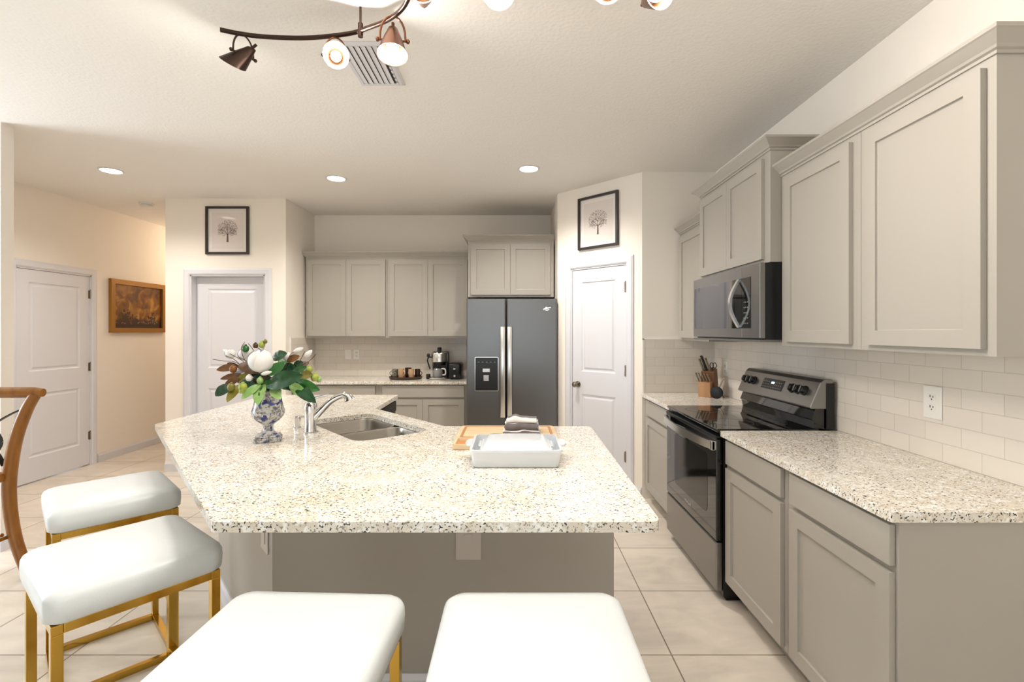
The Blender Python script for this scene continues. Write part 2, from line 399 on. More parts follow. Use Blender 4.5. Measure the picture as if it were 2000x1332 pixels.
def door(name, w, h, loc, ang, yf, hinges='right', knob=False, hz=(0.25, 1.0, 1.82), st=0.115):
    b = MB(); x0, x1 = 0.0, w
    slab(b, x0, x1, 0.012, h, 0, 0.035, [(st, w-st, 0.24, 0.845), (st, w-st, 1.06, h-0.12)], DPROF)
    d = b.build(name, WHITE, loc=loc, rot=(0, 0, ang), kind='structure')
    hx = w+0.003 if hinges == 'right' else -0.003
    if hinges:
        for z in hz:
            q = MB(); q.cyl((hx, -0.008, z-0.045), (hx, -0.008, z+0.045), 0.0065, 10); q.box(hx-0.016, hx+0.002, -0.0035, 0.001, z-0.043, z+0.043)
            q.sphere((hx, -0.008, z+0.049), 0.006, 8)
            q.build('hinge', NICKEL, d, smooth=40)
    if knob:
        q = MB(); kx, kz = 0.065, 0.935
        pr = [(0.030, 0), (0.030, 0.006), (0.013, 0.010), (0.012, 0.030), (0.022, 0.036), (0.028, 0.048), (0.026, 0.060), (0.014, 0.066)]
        rings = [[(kx+r*math.cos(2*PI*i/20), -z, kz+r*math.sin(2*PI*i/20)) for i in range(20)] for r, z in pr]
        q.loops(rings); q.build('knob', NICKEL, d, smooth=50)
    return d
door('door_1', 0.77, 2.03, (-4.57-0.006, 3.275+1.207, 0), PI/2, 0, hz=(0.32, 1.06, 1.84))
door('door_2', 0.742, 2.008, (-3.588+0.272, 5.02+0.082, 0), 0, 0, hinges=None)
dd = 0.004
door('door_3', 0.592, 2.03, (PX0+math.cos(PA)*0.188-math.sin(PA)*dd, PY0+math.sin(PA)*0.188+math.cos(PA)*dd, 0), PA, 0, knob=True, hz=(0.33, 1.09, 1.835), st=0.105)

# tile backsplashes
MB().box(-0.010, 0, 1.42, 4.18, 0.914, 1.371).build('wall_tiles_right', SUBY, loc=(XW, 0, 0), kind='structure')
MB().box(1.128, XW-0.01, -0.010, 0, 0.914, 1.371).build('wall_tiles_corner', SUBX, loc=(0, 4.19, 0), kind='structure')
MB().box(1.116, 1.128, 4.178, 4.19, 0.914, 1.379).build('trim_4', PLATE, kind='structure')
MB().box(1.116, 1.438, 4.178, 4.19, 1.371, 1.379).build('trim_5', PLATE, kind='structure')
MB().box(-2.335, -0.45, -0.010, 0, 0.914, 1.371).build('wall_tiles_back', SUBX, loc=(0, 5.75, 0), kind='structure')
MB().box(0, 0.010, 5.12, 5.74, 0.914, 1.371).build('wall_tiles_return', SUBY, loc=(-2.345, 0, 0), kind='structure')
MB().box(-2.345, -2.333, 5.11, 5.12, 0.914, 1.379).build('trim_6', PLATE, kind='structure')

# ================================================================ CABINETS
FR = 0.045
SHK = [(0.001, 0.009), (0.004, 0.010)]
def shaker(parent, name, x0, x1, z0, z1, t=0.02, fr=0.057):
    b = MB(); slab(b, x0, x1, z0, z1, -t, t-0.0005, [(x0+fr, x1-fr, z0+fr, z1-fr)], SHK)
    return b.build(name, CAB, parent, bevel=0.0015)
def slabfront(parent, name, x0, x1, z0, z1, t=0.02):
    return MB().box(x0, x1, -t, -0.0005, z0, z1, 0.002).build(name, CAB, parent)
def carcass(parent, w, d, z0, z1, kick=0.0, open_top=False):
    b = MB()
    b.box(0, w, 0, d, z0+kick, z1)
    o = b.build('body', CAB, parent)
    if kick:
        MB().box(0.0, w, 0.075, d-0.01, z0, z0+kick).build('toe_kick', CAB, parent)
    return o
def base_cab(label, loc, rz, w, d, doors, group=None, draws=None):
    t = thing('base_cabinet', label, 'cabinet', loc, rz, group)
    carcass(t, w, d, 0, 0.884, 0.105)
    for a, b in (draws or [(doors[0][0], doors[-1][1])]): slabfront(t, 'drawer', a, b, 0.745, 0.868)
    for a, b in doors: shaker(t, 'door', a, b, 0.125, 0.724)
    return t
def wall_cab(label, loc, rz, w, d, z0, z1, doors, group=None, dz=0.022, name='wall_cabinet'):
    t = thing(name, label, 'cabinet', (loc[0], loc[1], z0), rz, group)
    carcass(t, w, d, 0, z1-z0)
    for a, b in doors: shaker(t, 'door', a, b, dz, z1-z0-0.026)
    return t
R = -PI/2      # cabinets on the right wall: local x runs towards the camera, local y to the wall
DB = XW-0.011-1.138
base_cab('grey base cabinet at the near end of the right counter, nearest the camera', (1.138, 2.010, 0), R, 2.010-1.434, DB, [(0.040, 0.564)])
base_cab('grey base cabinet between the stove and the nearest base cabinet', (1.138, 2.585, 0), R, 0.573, DB, [(0.022, 0.550)])
base_cab('narrow grey base cabinet in the corner beyond the stove, under the knife block', (1.138, 4.176, 0), R, 4.176-3.436, DB, [(0.075, 0.66)])
DU = XW-1.438
UP = [('tall wide grey wall cabinet nearest the camera, above the right counter', 2.008, 1.446, [(0.045, 0.532)]),
      ('grey wall cabinet between the microwave and the nearest wall cabinet', 2.600, 2.010, [(0.052, 0.545)])]
for lb, y1, y0, ds in UP: wall_cab(lb, (1.438, y1), R, y1-y0, DU, 1.367, 2.268, ds)
wall_cab('grey wall cabinet half hidden behind the microwave, against the corner wall', (1.438, 4.184), R, 4.184-3.572, DU, 1.367, 2.268, [(0.03, 0.58)])
wall_cab('raised grey double door cabinet directly over the microwave', (1.377, 3.560), R, 0.958, XW-1.377, 1.815, 2.412, [(0.025, 0.462), (0.464, 0.900)])
# back wall
base_cab('grey base cabinet under the left half of the back counter, behind the flowers', (-2.325, 5.148, 0), 0, 0.903, 0.59, [(0.03, 0.44), (0.443, 0.868)])
base_cab('grey base cabinet beside the refrigerator, under the coffee maker', (-1.42, 5.148, 0), 0, 0.93, 0.59, [(0.04, 0.466), (0.469, 0.905)])
wall_cab('left grey double door wall cabinet over the back counter', (-2.32, 5.447), 0, 0.913, 0.302, 1.367, 2.268, [(0.022, 0.455), (0.458, 0.895)])
wall_cab('grey double door wall cabinet over the coffee maker, left of the refrigerator', (-1.405, 5.447), 0, 0.905, 0.302, 1.367, 2.268, [(0.02, 0.452), (0.455, 0.893)])
wall_cab('short grey double door cabinet over the refrigerator', (-0.475, 5.14), 0, 0.905, 0.605, 1.805, 2.392, [(0.03, 0.445), (0.448, 0.868)])
# crown mouldings (profile: offset outwards, height)
CPR = [(0, 0), (0.006, 0.0), (0.006, 0.010), (0.014, 0.014), (0.018, 0.022), (0.046, 0.048), (0.052, 0.052), (0.052, 0.064), (0, 0.064)]
def crown(label, path, z, loc=(0, 0)):
    b = MB(); moulding(b, path, [(o, zz) for o, zz in CPR])
    return tag(b.build('crown_molding', CAB, loc=(0, 0, z)), label, 'crown molding')
crown('long grey crown moulding on top of the two nearest wall cabinets', [(XW, 1.446), (1.438, 1.446), (1.438, 2.600), (XW, 2.600)], 2.268)
crown('grey crown moulding on the raised cabinet over the microwave', [(XW, 2.602), (1.377, 2.602), (1.377, 3.560), (XW, 3.560)], 2.412)
crown('short grey crown moulding on the corner wall cabinet behind the microwave', [(1.438, 3.572), (1.438, 4.184)], 2.268)
crown('long grey crown moulding over the back counter wall cabinets', [(-2.32, 5.749), (-2.32, 5.447), (-0.50, 5.447)][::-1], 2.268)
crown('grey crown moulding on the cabinet over the refrigerator', [(-0.475, 5.74), (-0.475, 5.14), (0.43, 5.14)][::-1], 2.392)

# ---------------------------------------------------------------- countertops
def counter(label, pts, holes=(), name='countertop', z0=0.884, z1=0.914, edge=0.004):
    bm = bmesh.new(); edges = []
    for loop in [pts]+list(holes):
        vs = [bm.verts.new((x, y, z0)) for x, y in loop]
        edges += [bm.edges.new((vs[i], vs[(i+1) % len(vs)])) for i in range(len(vs))]
    r = bmesh.ops.triangle_fill(bm, use_beauty=True, use_dissolve=False, edges=edges)
    fs = [f for f in bm.faces]
    e = bmesh.ops.extrude_face_region(bm, geom=fs)
    bmesh.ops.translate(bm, verts=[v for v in e['geom'] if isinstance(v, bmesh.types.BMVert)], vec=(0, 0, z1-z0))
    b = MB(); b.bm.free(); b.bm = bm
    o = b.build(name, GRAN); 
    md = o.modifiers.new('edge', 'BEVEL'); md.width = edge; md.segments = 2; md.limit_method = 'ANGLE'; md.angle_limit = math.radians(50)
    return tag(o, label, 'countertop')
def rounded(pts, rads, n=5):
    out = []; N = len(pts)
    for i, p in enumerate(pts):
        r = rads[i]; P = Vector(p); A = Vector(pts[i-1]); B = Vector(pts[(i+1) % N])
        if r <= 0: out.append(p); continue
        a = (A-P).normalized(); b = (B-P).normalized(); ang = a.angle(b); d = r/math.tan(ang/2)
        p0 = P+a*d; p1 = P+b*d
        for k in range(n+1):
            t = k/n; q = (1-t)**2*p0 + 2*t*(1-t)*P + t*t*p1; out.append((q.x, q.y))
    return out
counter('speckled granite countertop of the right counter, nearest the camera', rounded([(1.103, 1.420), (XW-0.011, 1.420), (XW-0.011, 2.588), (1.103, 2.588)], [0.012, 0, 0, 0]))
counter('short speckled granite countertop in the corner, carrying the knife block', [(1.098, 3.434), (XW-0.011, 3.434), (XW-0.011, 4.179), (1.098, 4.179)])
counter('speckled granite countertop along the back wall, left of the refrigerator', [(-2.334, 5.108), (-0.475, 5.108), (-0.475, 5.739), (-2.334, 5.739)])
# ================================================================ ISLAND
SC = Vector((-0.835, 2.735)); SD = Vector((-0.66, 0.75)).normalized(); SN = Vector((SD.y, -SD.x))   # sink centre, long axis, short axis
def sk(a, b): q = SC+SD*a+SN*b; return (q.x, q.y)
hole = [sk(x, y) for x, y in rrect(-0.37, 0.37, -0.205, 0.205, 0.07)]
ISL = rounded([(-0.836, 1.350), (0.412, 1.350), (0.432, 2.714), (-0.383, 2.714), (-0.945, 3.335), (-0.955, 4.05), (-2.04, 4.05), (-2.04, 2.77)],
              [0.03, 0.035, 0.03, 0.02, 0.02, 0.02, 0.03, 0.05])
counter('large speckled granite island countertop with the sink cut into it', ISL, [hole])
bp_ = [(-0.95, 1.92), (0.398, 1.92), (0.398, 2.68), (-0.398, 2.68), (-0.985, 3.322), (-0.985, 4.0), (-1.65, 4.0), (-1.65, 2.725)]
isl = thing('kitchen_island', 'grey painted island base standing under the large granite top', 'kitchen island', (-0.5, 2.6, 0))
ib = MB()
inner = []
N = len(bp_)
for i in range(N):
    P = Vector(bp_[i]); A = Vector(bp_[i-1]); B = Vector(bp_[(i+1) % N])
    d0 = (P-A).normalized(); d1 = (B-P).normalized(); n0 = Vector((-d0.y, d0.x)); n1 = Vector((-d1.y, d1.x))
    q = P + (n0+n1)/(1+n0.dot(n1))*0.02; inner.append((q.x, q.y))
rel = lambda L: [(x+0.5, y-2.6) for x, y in L]
o_, i_ = rel(bp_), rel(inner)
ib.loops([[(x, y, 0) for x, y in o_], [(x, y, 0.8835) for x, y in o_], [(x, y, 0.8835) for x, y in i_], [(x, y, 0) for x, y in i_]], cap0=False, cap1=False)
ib.build('body', CAB, isl)
bb = MB(); moulding(bb, rel([bp_[6], bp_[7], bp_[0], bp_[1], bp_[2]]), [(-o, z) for o, z in [(0, 0), (0.014, 0), (0.014, 0.075), (0.009, 0.085), (0.006, 0.095), (0, 0.095)]])
bb.build('base_trim', WHITE, isl)
# dishwasher set in the island's kitchen side
dw = thing('dishwasher', 'dishwasher with black control strip in the far end of the island', 'dishwasher', (-0.983, 3.68, 0), PI/2)
MB().box(-0.29, 0.29, -0.025, 0, 0.10, 0.79, 0.003).build('door', STEEL, dw)
MB().box(-0.29, 0.29, -0.030, 0, 0.795, 0.875, 0.003).build('control_panel', BLACK, dw)
# outlets
PLATEG = mat('warm_grey_plastic', (204, 196, 188), 0.35)
def outlet(label, loc, rz, w=0.078, h=0.122, kind='duplex', group=None, name='wall_outlet'):
    t = thing(name, label, 'outlet' if kind != 'switch' else 'light switch', loc, rz, group)
    MB().box(-w/2, w/2, -0.006, 0, -h/2, h/2, 0.003).build('cover_plate', PLATEG if kind == 'plain' else PLATE, t)
    if kind == 'duplex':
        for z in (-0.021, 0.021):
            q = MB(); q.loops([[(x, -0.0062, y+z) for x, y in rrect(-0.017, 0.017, -0.014, 0.014, 0.008)], [(x, -0.0078, y+z) for x, y in rrect(-0.016, 0.016, -0.013, 0.013, 0.008)]])
            r_ = q.build('receptacle', PLATE, t)
            s = MB(); s.box(-0.009, -0.005, -0.0084, -0.0079, z-0.001, z+0.009); s.box(0.005, 0.009, -0.0084, -0.0079, z-0.001, z+0.007); s.cyl((0, -0.0079, z-0.008), (0, -0.0084, z-0.008), 0.003, 8)
            s.build('slots', SLOT, t)
    elif kind == 'plain':
        MB().loops([[(x, y, z) for x, z in rrect(-0.018, 0.018, -0.036, 0.036, 0.012)] for y in (-0.0062, -0.009)]).build('receptacle', PLATEG, t)
    else:
        MB().box(-0.016, 0.016, -0.010, -0.006, -0.030, 0.030, 0.002).build('rocker', PLATE, t)
    return t
outlet('white duplex outlet on the right tile wall, over the nearest counter', (XW-0.010, 2.005, 1.150), R, 0.088, 0.135)
outlet('small white outlet on the tile wall behind the knife block', (XW-0.010, 3.96, 1.140), R, 0.08, 0.125)
outlet('white light switch on the back tile wall, just left of the outlet there', (-1.945, 5.74, 1.170), 0, 0.074, 0.115, 'switch', name='light_switch')
outlet('white outlet on the back tile wall, just right of the light switch', (-1.845, 5.74, 1.170), 0, 0.074, 0.115)
outlet('greyish white outlet plate on the front of the island, under the counter overhang', (-0.176, 1.92, 0.610), 0, 0.10, 0.135, 'plain')
dv = Vector((-0.95+1.65, 1.92-2.725)).normalized(); da = math.atan2(dv.y, dv.x)
outlet('outlet plate on the slanted left side of the island, near the corner', (-0.95-dv.x*0.10, 1.92-dv.y*0.10, 0.610), da, 0.10, 0.135, 'plain')
outlet('outlet box on the right end of the island, seen edge on', (0.398, 2.05, 0.46), PI/2, 0.08, 0.085, 'switch')
# sink
sink = thing('kitchen_sink', 'double bowl stainless steel sink sunk in the granite island', 'sink', (SC.x, SC.y, 0.883), math.atan2(SD.y, SD.x))
def bowl(x0, x1, y0, y1, dep):
    b = MB(); L = []
    for ins, z, r in ((-0.012, 0, 0.078), (0, 0, 0.07), (0.004, -0.01, 0.07), (0.012, -dep+0.03, 0.06), (0.03, -dep+0.006, 0.05), (0.06, -dep, 0.03)):
        L.append([(x, y, z) for x, y in rrect(x0+ins, x1-ins, y0+ins, y1-ins, max(r-max(ins, 0)*0.3, 0.01))])
    b.loops(L, cap0=False)
    return b
o = bowl(-0.365, -0.008, -0.20, 0.20, 0.19).build('near_bowl', SINKM, sink, smooth=50)
o = bowl(0.008, 0.365, -0.20, 0.20, 0.19).build('far_bowl', SINKM, sink, smooth=50)
for x in (-0.187, 0.187):
    MB().lathe([(0.045, -0.187), (0.045, -0.184), (0.036, -0.183), (0.030, -0.188), (0.006, -0.1885)], (x, 0, 0), 24).build('drain', CHROME, sink, smooth=40)
# faucet
fa = thing('kitchen_faucet', 'chrome kitchen faucet with a curved spout beside the sink', 'faucet', (-1.055, 2.535, 0.914))
MB().lathe([(0.038, 0), (0.038, 0.006), (0.032, 0.010), (0.029, 0.05), (0.031, 0.10), (0.033, 0.135), (0.028, 0.158), (0.014, 0.168)], n=28).build('body', CHROME, fa, smooth=50)
pts = spline([(0.015, 0, 0.075), (0.050, 0.012, 0.115), (0.10, 0.025, 0.165), (0.150, 0.035, 0.190), (0.178, 0.04, 0.182), (0.188, 0.042, 0.165)], 6)
MB().tube(pts, [0.020-0.005*min(1, i/12) if i < 18 else 0.015+0.0012*(i-18) for i in range(len(pts))], 14).build('spout', CHROME, fa, smooth=50)
MB().tube(spline([(0.0, 0, 0.16), (0.015, 0.004, 0.178), (0.06, 0.016, 0.192), (0.085, 0.022, 0.196)], 5), 0.0065, 10).build('lever', CHROME, fa, smooth=50)
sd_ = thing('soap_dispenser', 'short chrome soap dispenser standing left of the faucet', 'soap dispenser', (-1.18, 2.66, 0.914))
MB().lathe([(0.021, 0), (0.021, 0.005), (0.016, 0.008), (0.015, 0.045), (0.018, 0.05), (0.018, 0.062), (0.008, 0.066)], n=20).build('base', CHROME, sd_, smooth=50)
MB().tube([(0, 0, 0.058), (0.03, -0.004, 0.064), (0.055, -0.008, 0.058)], 0.006, 10).build('spout', CHROME, sd_, smooth=50)
# ================================================================ APPLIANCES
def textmesh(parent, name, body, size, m, loc, rot, ext=0.0006):
    cu = bpy.data.curves.new(name, 'FONT'); cu.body = body; cu.size = size; cu.extrude = ext; cu.align_x = 'CENTER'; cu.align_y = 'CENTER'
    o = bpy.data.objects.new(name+'_curve', cu); C.objects.link(o)
    me = bpy.data.meshes.new_from_object(o.evaluated_get(bpy.context.evaluated_depsgraph_get()))
    bpy.data.objects.remove(o); me.materials.clear(); me.materials.append(m)
    q = bpy.data.objects.new(name, me); C.objects.link(q); q.parent = parent; q.location = loc; q.rotation_euler = rot
    return q
# refrigerator
fx0, fx1, fs = -0.460, 0.436, -0.066
fr = thing('refrigerator', 'stainless side by side refrigerator with an ice and water dispenser', 'refrigerator', (0, 4.80, 0))
MB().box(fx0+0.006, fx1-0.008, 0.066, 0.82, 0.02, 1.765, 0.004).build('body', mat('fridge_grey_side', (96, 94, 92), 0.4), fr)
MB().box(fx0+0.02, fx1-0.02, 0.03, 0.066, 0.02, 0.075).build('kick_grille', BLACK, fr)
def fdoor(a, b, name='door'):
    m = MB(); prof = [(0.0, 0.064), (0.0, 0.012), (0.004, 0.004), (0.014, 0.0)]
    m.loops([[(a+i, y, 0.08+i*0.4), (b-i, y, 0.08+i*0.4), (b-i, y, 1.765-i*0.4), (a+i, y, 1.765-i*0.4)] for i, y in prof])
    return m.build(name, FSTEEL, fr)
dl = fdoor(fx0, fs-0.003); drr = fdoor(fs+0.003, fx1)
for a, b, d in ((-0.124, -0.077, dl), (-0.056, -0.009, drr)):
    q = MB(); q.box(a, b, -0.058, -0.042, 0.60, 1.49, 0.005)
    for z in (0.63, 1.46): q.box(a+0.008, b-0.008, -0.043, 0.002, z-0.02, z+0.02, 0.003)
    q.build('handle', STEELH, d, smooth=40)
disp = MB(); disp.loops([[(x, y, z) for x, z in rrect(-0.378+i, -0.143-i, 0.852+i, 1.190-i, 0.012, 3)] for i, y in ((0, 0.001), (0, -0.006), (0.006, -0.006))], cap0=False)
dp = disp.build('dispenser', STEELH, dl)
MB().box(-0.371, -0.150, -0.0075, -0.006, 0.860, 1.183, 0.003).build('dispenser_panel', DARKB, dl)
MB().box(-0.300, -0.226, -0.014, -0.0075, 1.040, 1.076, 0.004).build('ice_chute', STEELH, dl)
MB().box(-0.292, -0.234, -0.020, -0.0075, 0.955, 1.012, 0.006).build('water_paddle', STEELH, dl)
q = MB()
for x in (-0.340, -0.300, -0.260, -0.220, -0.180): MB().box(x-0.008, x+0.008, -0.0080, -0.0075, 1.135, 1.142).build('dispenser_button', mat('button_grey', (120, 120, 118), 0.4), dl)
q = MB()   # small emblem: a swept oval ring with a stroke
pts = [(0.334+0.030*math.cos(a), -0.0015, 1.664+0.014*math.sin(a)+0.006*math.cos(a)) for a in [2*PI*i/20 for i in range(4, 19)]]
q.tube(pts, 0.0022, 6); q.tube([(0.300, -0.0015, 1.660), (0.330, -0.0015, 1.666), (0.368, -0.0015, 1.678)], 0.0018, 6)
q.build('emblem', STEELH, drr)
# ---------------- range
rg = thing('kitchen_range', 'stainless electric range with black glass cooktop and oven door', 'stove', (1.085, 3.43, 0), R)
RW = 0.84      # local x 0..RW runs towards the camera, local y to the wall
MB().box(0.001, RW-0.001, 0.035, 0.615, 0.03, 0.905).build('body', DARKB, rg)
MB().box(0.02, RW-0.02, 0.06, 0.60, 0.0, 0.03).build('plinth', BLACK, rg)
MB().box(-0.001, RW+0.001, 0.0, 0.545, 0.905, 0.921, 0.005).build('cooktop', BLACKG, rg)
q = MB()
for cx, cy, r in ((0.20, 0.17, 0.105), (0.64, 0.17, 0.115), (0.20, 0.40, 0.08), (0.64, 0.40, 0.08)):
    q = MB(); q.loops([[(cx+rr*math.cos(2*PI*i/40), cy+rr*math.sin(2*PI*i/40), 0.9213) for i in range(40)] for rr in (r, r-0.004)], cap0=False, cap1=False)
    q.build('burner_ring', mat('burner_mark', (52, 52, 54), 0.3), rg)
od = MB().box(0.004, RW-0.004, -0.002, 0.034, 0.322, 0.878, 0.006).build('oven_door', BLACKG, rg)
q = MB(); q.loops([[(x, y, z) for x, z in rrect(0.17, RW-0.12, 0.43, 0.765, 0.04, 5)] for y in (-0.0022, -0.003)]); q.build('oven_window', mat('oven_window_glass', (3, 3, 3), 0.08), od)
textmesh(od, 'logo_lettering', 'Whirlpool', 0.026, STEELH, (RW/2, -0.0035, 0.385), (PI/2, 0, 0))
MB().box(0.004, RW-0.004, -0.006, 0.030, 0.862, 0.884, 0.003).build('door_rail', BLACK, od)
q = MB(); n = 14
hp = []
for i in range(n+1):
    t = i/n; x = 0.0+RW*t; y = -0.018-0.040*math.sin(PI*t)**0.7
    hp.append((x, y))
q.loops([[(x, y-0.006, 0.812), (x, y+0.006, 0.812), (x, y+0.006, 0.856), (x, y-0.006, 0.856)] for x, y in hp])
hh = q.build('handle', STEELH, od, smooth=50)
for x in (0.0, RW-0.030): MB().box(x, x+0.030, -0.028, 0.0, 0.808, 0.858, 0.004).build('handle_bracket', STEELH, od)
MB().box(0.004, RW-0.004, -0.002, 0.034, 0.055, 0.314, 0.006).build('drawer', STEEL, rg)
# backguard
b = MB(); sec = [(0.515, 0.921), (0.515, 1.035), (0.615, 1.035), (0.615, 0.921)]
b.loops([[(x, y, z) for y, z in [(0.530, 0.921), (0.520, 0.965), (0.512, 0.972), (0.535, 1.035), (0.630, 1.035), (0.630, 0.921)]] for x in (0.012, RW-0.012)])
b.build('backguard_base', BLACKG, rg)
b = MB(); b.loops([[(x, y, z) for y, z in [(0.502, 1.028), (0.498, 1.036), (0.555, 1.168), (0.575, 1.186), (0.622, 1.186), (0.622, 1.028)]] for x in (0.004, RW-0.004)])
bg = b.build('control_panel', STEEL, rg, bevel=0.004)
MB().box(RW-0.004, RW-0.001, 0.585, 0.628, 0.921, 1.165).build('side_cap', BLACK, rg)
sl = Vector((0, 0.555-0.498, 1.168-1.036)).normalized(); nn = Vector((0, -sl.z, sl.y))
def on_panel(x, s, o=0.0):
    p = Vector((x, 0.498, 1.036)) + sl*s + nn*o; return p
def plate(parent, name, x0, x1, s0, s1, o, m):
    b = MB(); R_ = [[tuple(on_panel(x, s, oo)) for x, s in ((x0, s0), (x1, s0), (x1, s1), (x0, s1))] for oo in (0.0, o)]
    b.loops(R_); return b.build(name, m, parent)
plate(bg, 'display', 0.285, 0.520, 0.050, 0.118, 0.002, BLACK)
plate(bg, 'clock_readout', 0.385, 0.42, 0.086, 0.100, 0.003, BLUEW)
q = MB()
for i in range(11):
    for j in range(3):
        if 3 < i < 7 and j > 0: continue
        p = on_panel(0.30+0.0195*i, 0.062+0.018*j, 0.0026); q.box(p.x-0.004, p.x+0.004, p.y-0.0008, p.y+0.0006, p.z-0.002, p.z+0.002)
q.build('display_keys', mat('key_legends', (150, 146, 138), 0.5), bg)
for x in (0.060, 0.115, 0.170, 0.618, 0.676, 0.734):
    c = on_panel(x, 0.085, 0.0)
    b = MB(); ex = Vector((1, 0, 0)); rings = []
    for r, o in ((0.028, 0.0), (0.028, 0.006), (0.022, 0.008), (0.019, 0.026), (0.016, 0.028)):
        rings.append([tuple(c+ex*r*math.cos(2*PI*k/18)+sl*r*math.sin(2*PI*k/18)+nn*o) for k in range(18)])
    b.loops(rings); kb = b.build('knob', BLACK, bg, smooth=40)
    b = MB(); p0 = on_panel(x, 0.085, 0.030); b.tube([p0-sl*0.018, p0+sl*0.018], 0.003, 6); b.build('pointer', mat('knob_pointer', (120, 118, 112), 0.4), kb)
# ---------------- microwave
MWW = 0.956
mw = thing('microwave', 'stainless over the range microwave with a bowed handle and black side', 'microwave', (1.320, 3.558, 1.385), R)
MB().box(0.002, MWW-0.002, 0.030, XW-1.320-0.002, 0.012, 0.426).build('body', BLACK, mw)
md_ = MB().box(0.0, MWW-0.205, 0.0, 0.030, 0.020, 0.427, 0.003).build('door', STEEL, mw)
cp = MB().box(MWW-0.203, MWW, 0.0, 0.030, 0.020, 0.427, 0.003).build('control_side', STEEL, mw)
MB().box(0.028, MWW-0.205, -0.0025, 0.001, 0.075, 0.362).build('window', BLACKG, md_)
MB().box(MWW-0.2025, MWW-0.100, -0.0025, 0.001, 0.075, 0.362).build('keypad', BLACKG, cp)
q = MB()
for i in range(3):
    for j in range(5): q.box(MWW-0.170+0.020*i-0.004, MWW-0.170+0.020*i+0.004, -0.0030, -0.0025, 0.10+0.030*j, 0.106+0.030*j)
q.build('key_legends', mat('key_legends', (150, 146, 138), 0.5), cp)
q = MB(); hs = []
for i in range(17):
    t = i/16; z = 0.082+0.275*t; y = -0.004-0.052*math.sin(PI*t); hs.append((MWW-0.235+0.0*t, y, z))
q.tube(hs, 0.010, 12, rect=(0.013, 0.006)); q.build('handle', STEELH, md_, smooth=60)
MB().box(0.0, MWW, 0.002, 0.40, 0.0, 0.012).build('underside_vent', mat('vent_grey', (120, 116, 110), 0.4, 0.6), mw)
# ================================================================ CEILING FIXTURES
for i, (x, y) in enumerate(DOWN):
    lb = ['recessed ceiling downlight at the left, over the hallway opening', 'recessed ceiling downlight over the middle, in front of the back cabinets', 'recessed ceiling downlight at the right, toward the pantry door'][i]
    t = thing('recessed_light', lb, 'ceiling light', (x, y, ZC), 0, 'recessed ceiling downlights')
    MB().lathe([(0.092, 0), (0.092, -0.005), (0.080, -0.008), (0.074, -0.004), (0.074, 0)], n=32, cap0=False, cap1=False).build('trim_ring', WHITE, t, smooth=40)
    MB().lathe([(0.074, -0.0035), (0.04, -0.006), (0.001, -0.0065)], n=32, cap0=False).build('lens', LENS, t, smooth=40)
    spot('downlight_beam', (x, y, ZC-0.03), (0, 0, -1), POW_DOWN[i], WARM, 2.6, 0.8, 0.07)
t = thing('smoke_detector', 'round white smoke detector on the ceiling near the hallway', 'smoke detector', (-3.94, 5.23, ZC))
MB().lathe([(0.070, 0), (0.070, -0.010), (0.060, -0.014)], n=28, cap0=False).build('mounting_base', PLATE, t, smooth=40)
MB().lathe([(0.058, -0.016), (0.060, -0.030), (0.050, -0.040), (0.02, -0.043)], n=28).build('cover', PLATE, t, smooth=40)
# ceiling vent
vt = thing('ceiling_vent', 'white louvred air vent in the ceiling behind the track lights', 'air vent', (-0.725, 2.505, ZC))
b = MB(); X, Y = 0.125, 0.205
b.loops([[(x, y, z) for x, y in ((-a, -c), (a, -c), (a, c), (-a, c))] for a, c, z in ((X, Y, 0), (X, Y, -0.004), (X-0.012, Y-0.012, -0.009), (X-0.028, Y-0.028, -0.009), (X-0.028, Y-0.028, -0.001))], cap0=False, cap1=False)
b.build('frame', WHITE, vt)
MB().box(-X+0.02, X-0.02, -Y+0.02, Y-0.02, -0.0025, -0.0005).build('duct', mat('duct_dark', (70, 68, 66), 0.8), vt)
for k in range(6):
    x = -0.086+0.029*k; b = MB(); b.loops([[(x-0.011, y, -0.006), (x-0.010, y, -0.005), (x+0.0145, y, -0.009), (x+0.0145, y, -0.011)] for y in (-Y+0.03, Y-0.03)])
    b.build('louvre', WHITE, vt)
for k in range(9):
    y = -Y+0.045+0.040*k; MB().box(0.086, 0.096, y, y+0.024, -0.011, -0.003).build('side_vane', WHITE, vt)
# track light
tr = thing('track_light', 'curved bronze ceiling track light with swivelling spot heads', 'track light', (0, 0, 0))
def ray(px, py, Y): return Vector(((px-1002)*Y/950, Y, CAMZ-(py-647)*Y/950))
ZR = 2.715
def at_z(px, py, z): Y = 950*(z-CAMZ)/(647-py); return ray(px, py, Y)
rp = [at_z(430, 58, ZR), at_z(470, 66, ZR), at_z(520, 72, ZR), at_z(600, 74, ZR), at_z(680, 66, ZR), at_z(720, 54, ZR), at_z(762, 36, ZR), at_z(792, 8, ZR), Vector((-0.33, 1.72, ZR)), Vector((-0.15, 1.60, ZR)), Vector((0.05, 1.55, ZR)), Vector((0.25, 1.60, ZR)), Vector((0.48, 1.72, ZR)), Vector((0.70, 1.74, ZR)), Vector((0.95, 1.66, ZR))]
MB().tube(spline(rp, 6), 0.0095, 10).build('rail', BRONZE, tr, smooth=60)
for p in (at_z(704, 60, ZR), Vector((0.30, 1.625, ZR))):
    q = MB(); q.cyl((p.x, p.y, ZR-0.026), (p.x, p.y, ZR+0.03), 0.011, 12); q.cyl((p.x, p.y, ZR+0.03), (p.x, p.y, ZC), 0.005, 8); q.build('rail_post', BRONZE, tr, smooth=50)
MB().lathe([(0.065, 0), (0.065, -0.012), (0.05, -0.026), (0.012, -0.034), (0.010, ZR-ZC)], (0.05, 1.55, ZC), 28).build('canopy', BRONZE, tr, smooth=50)
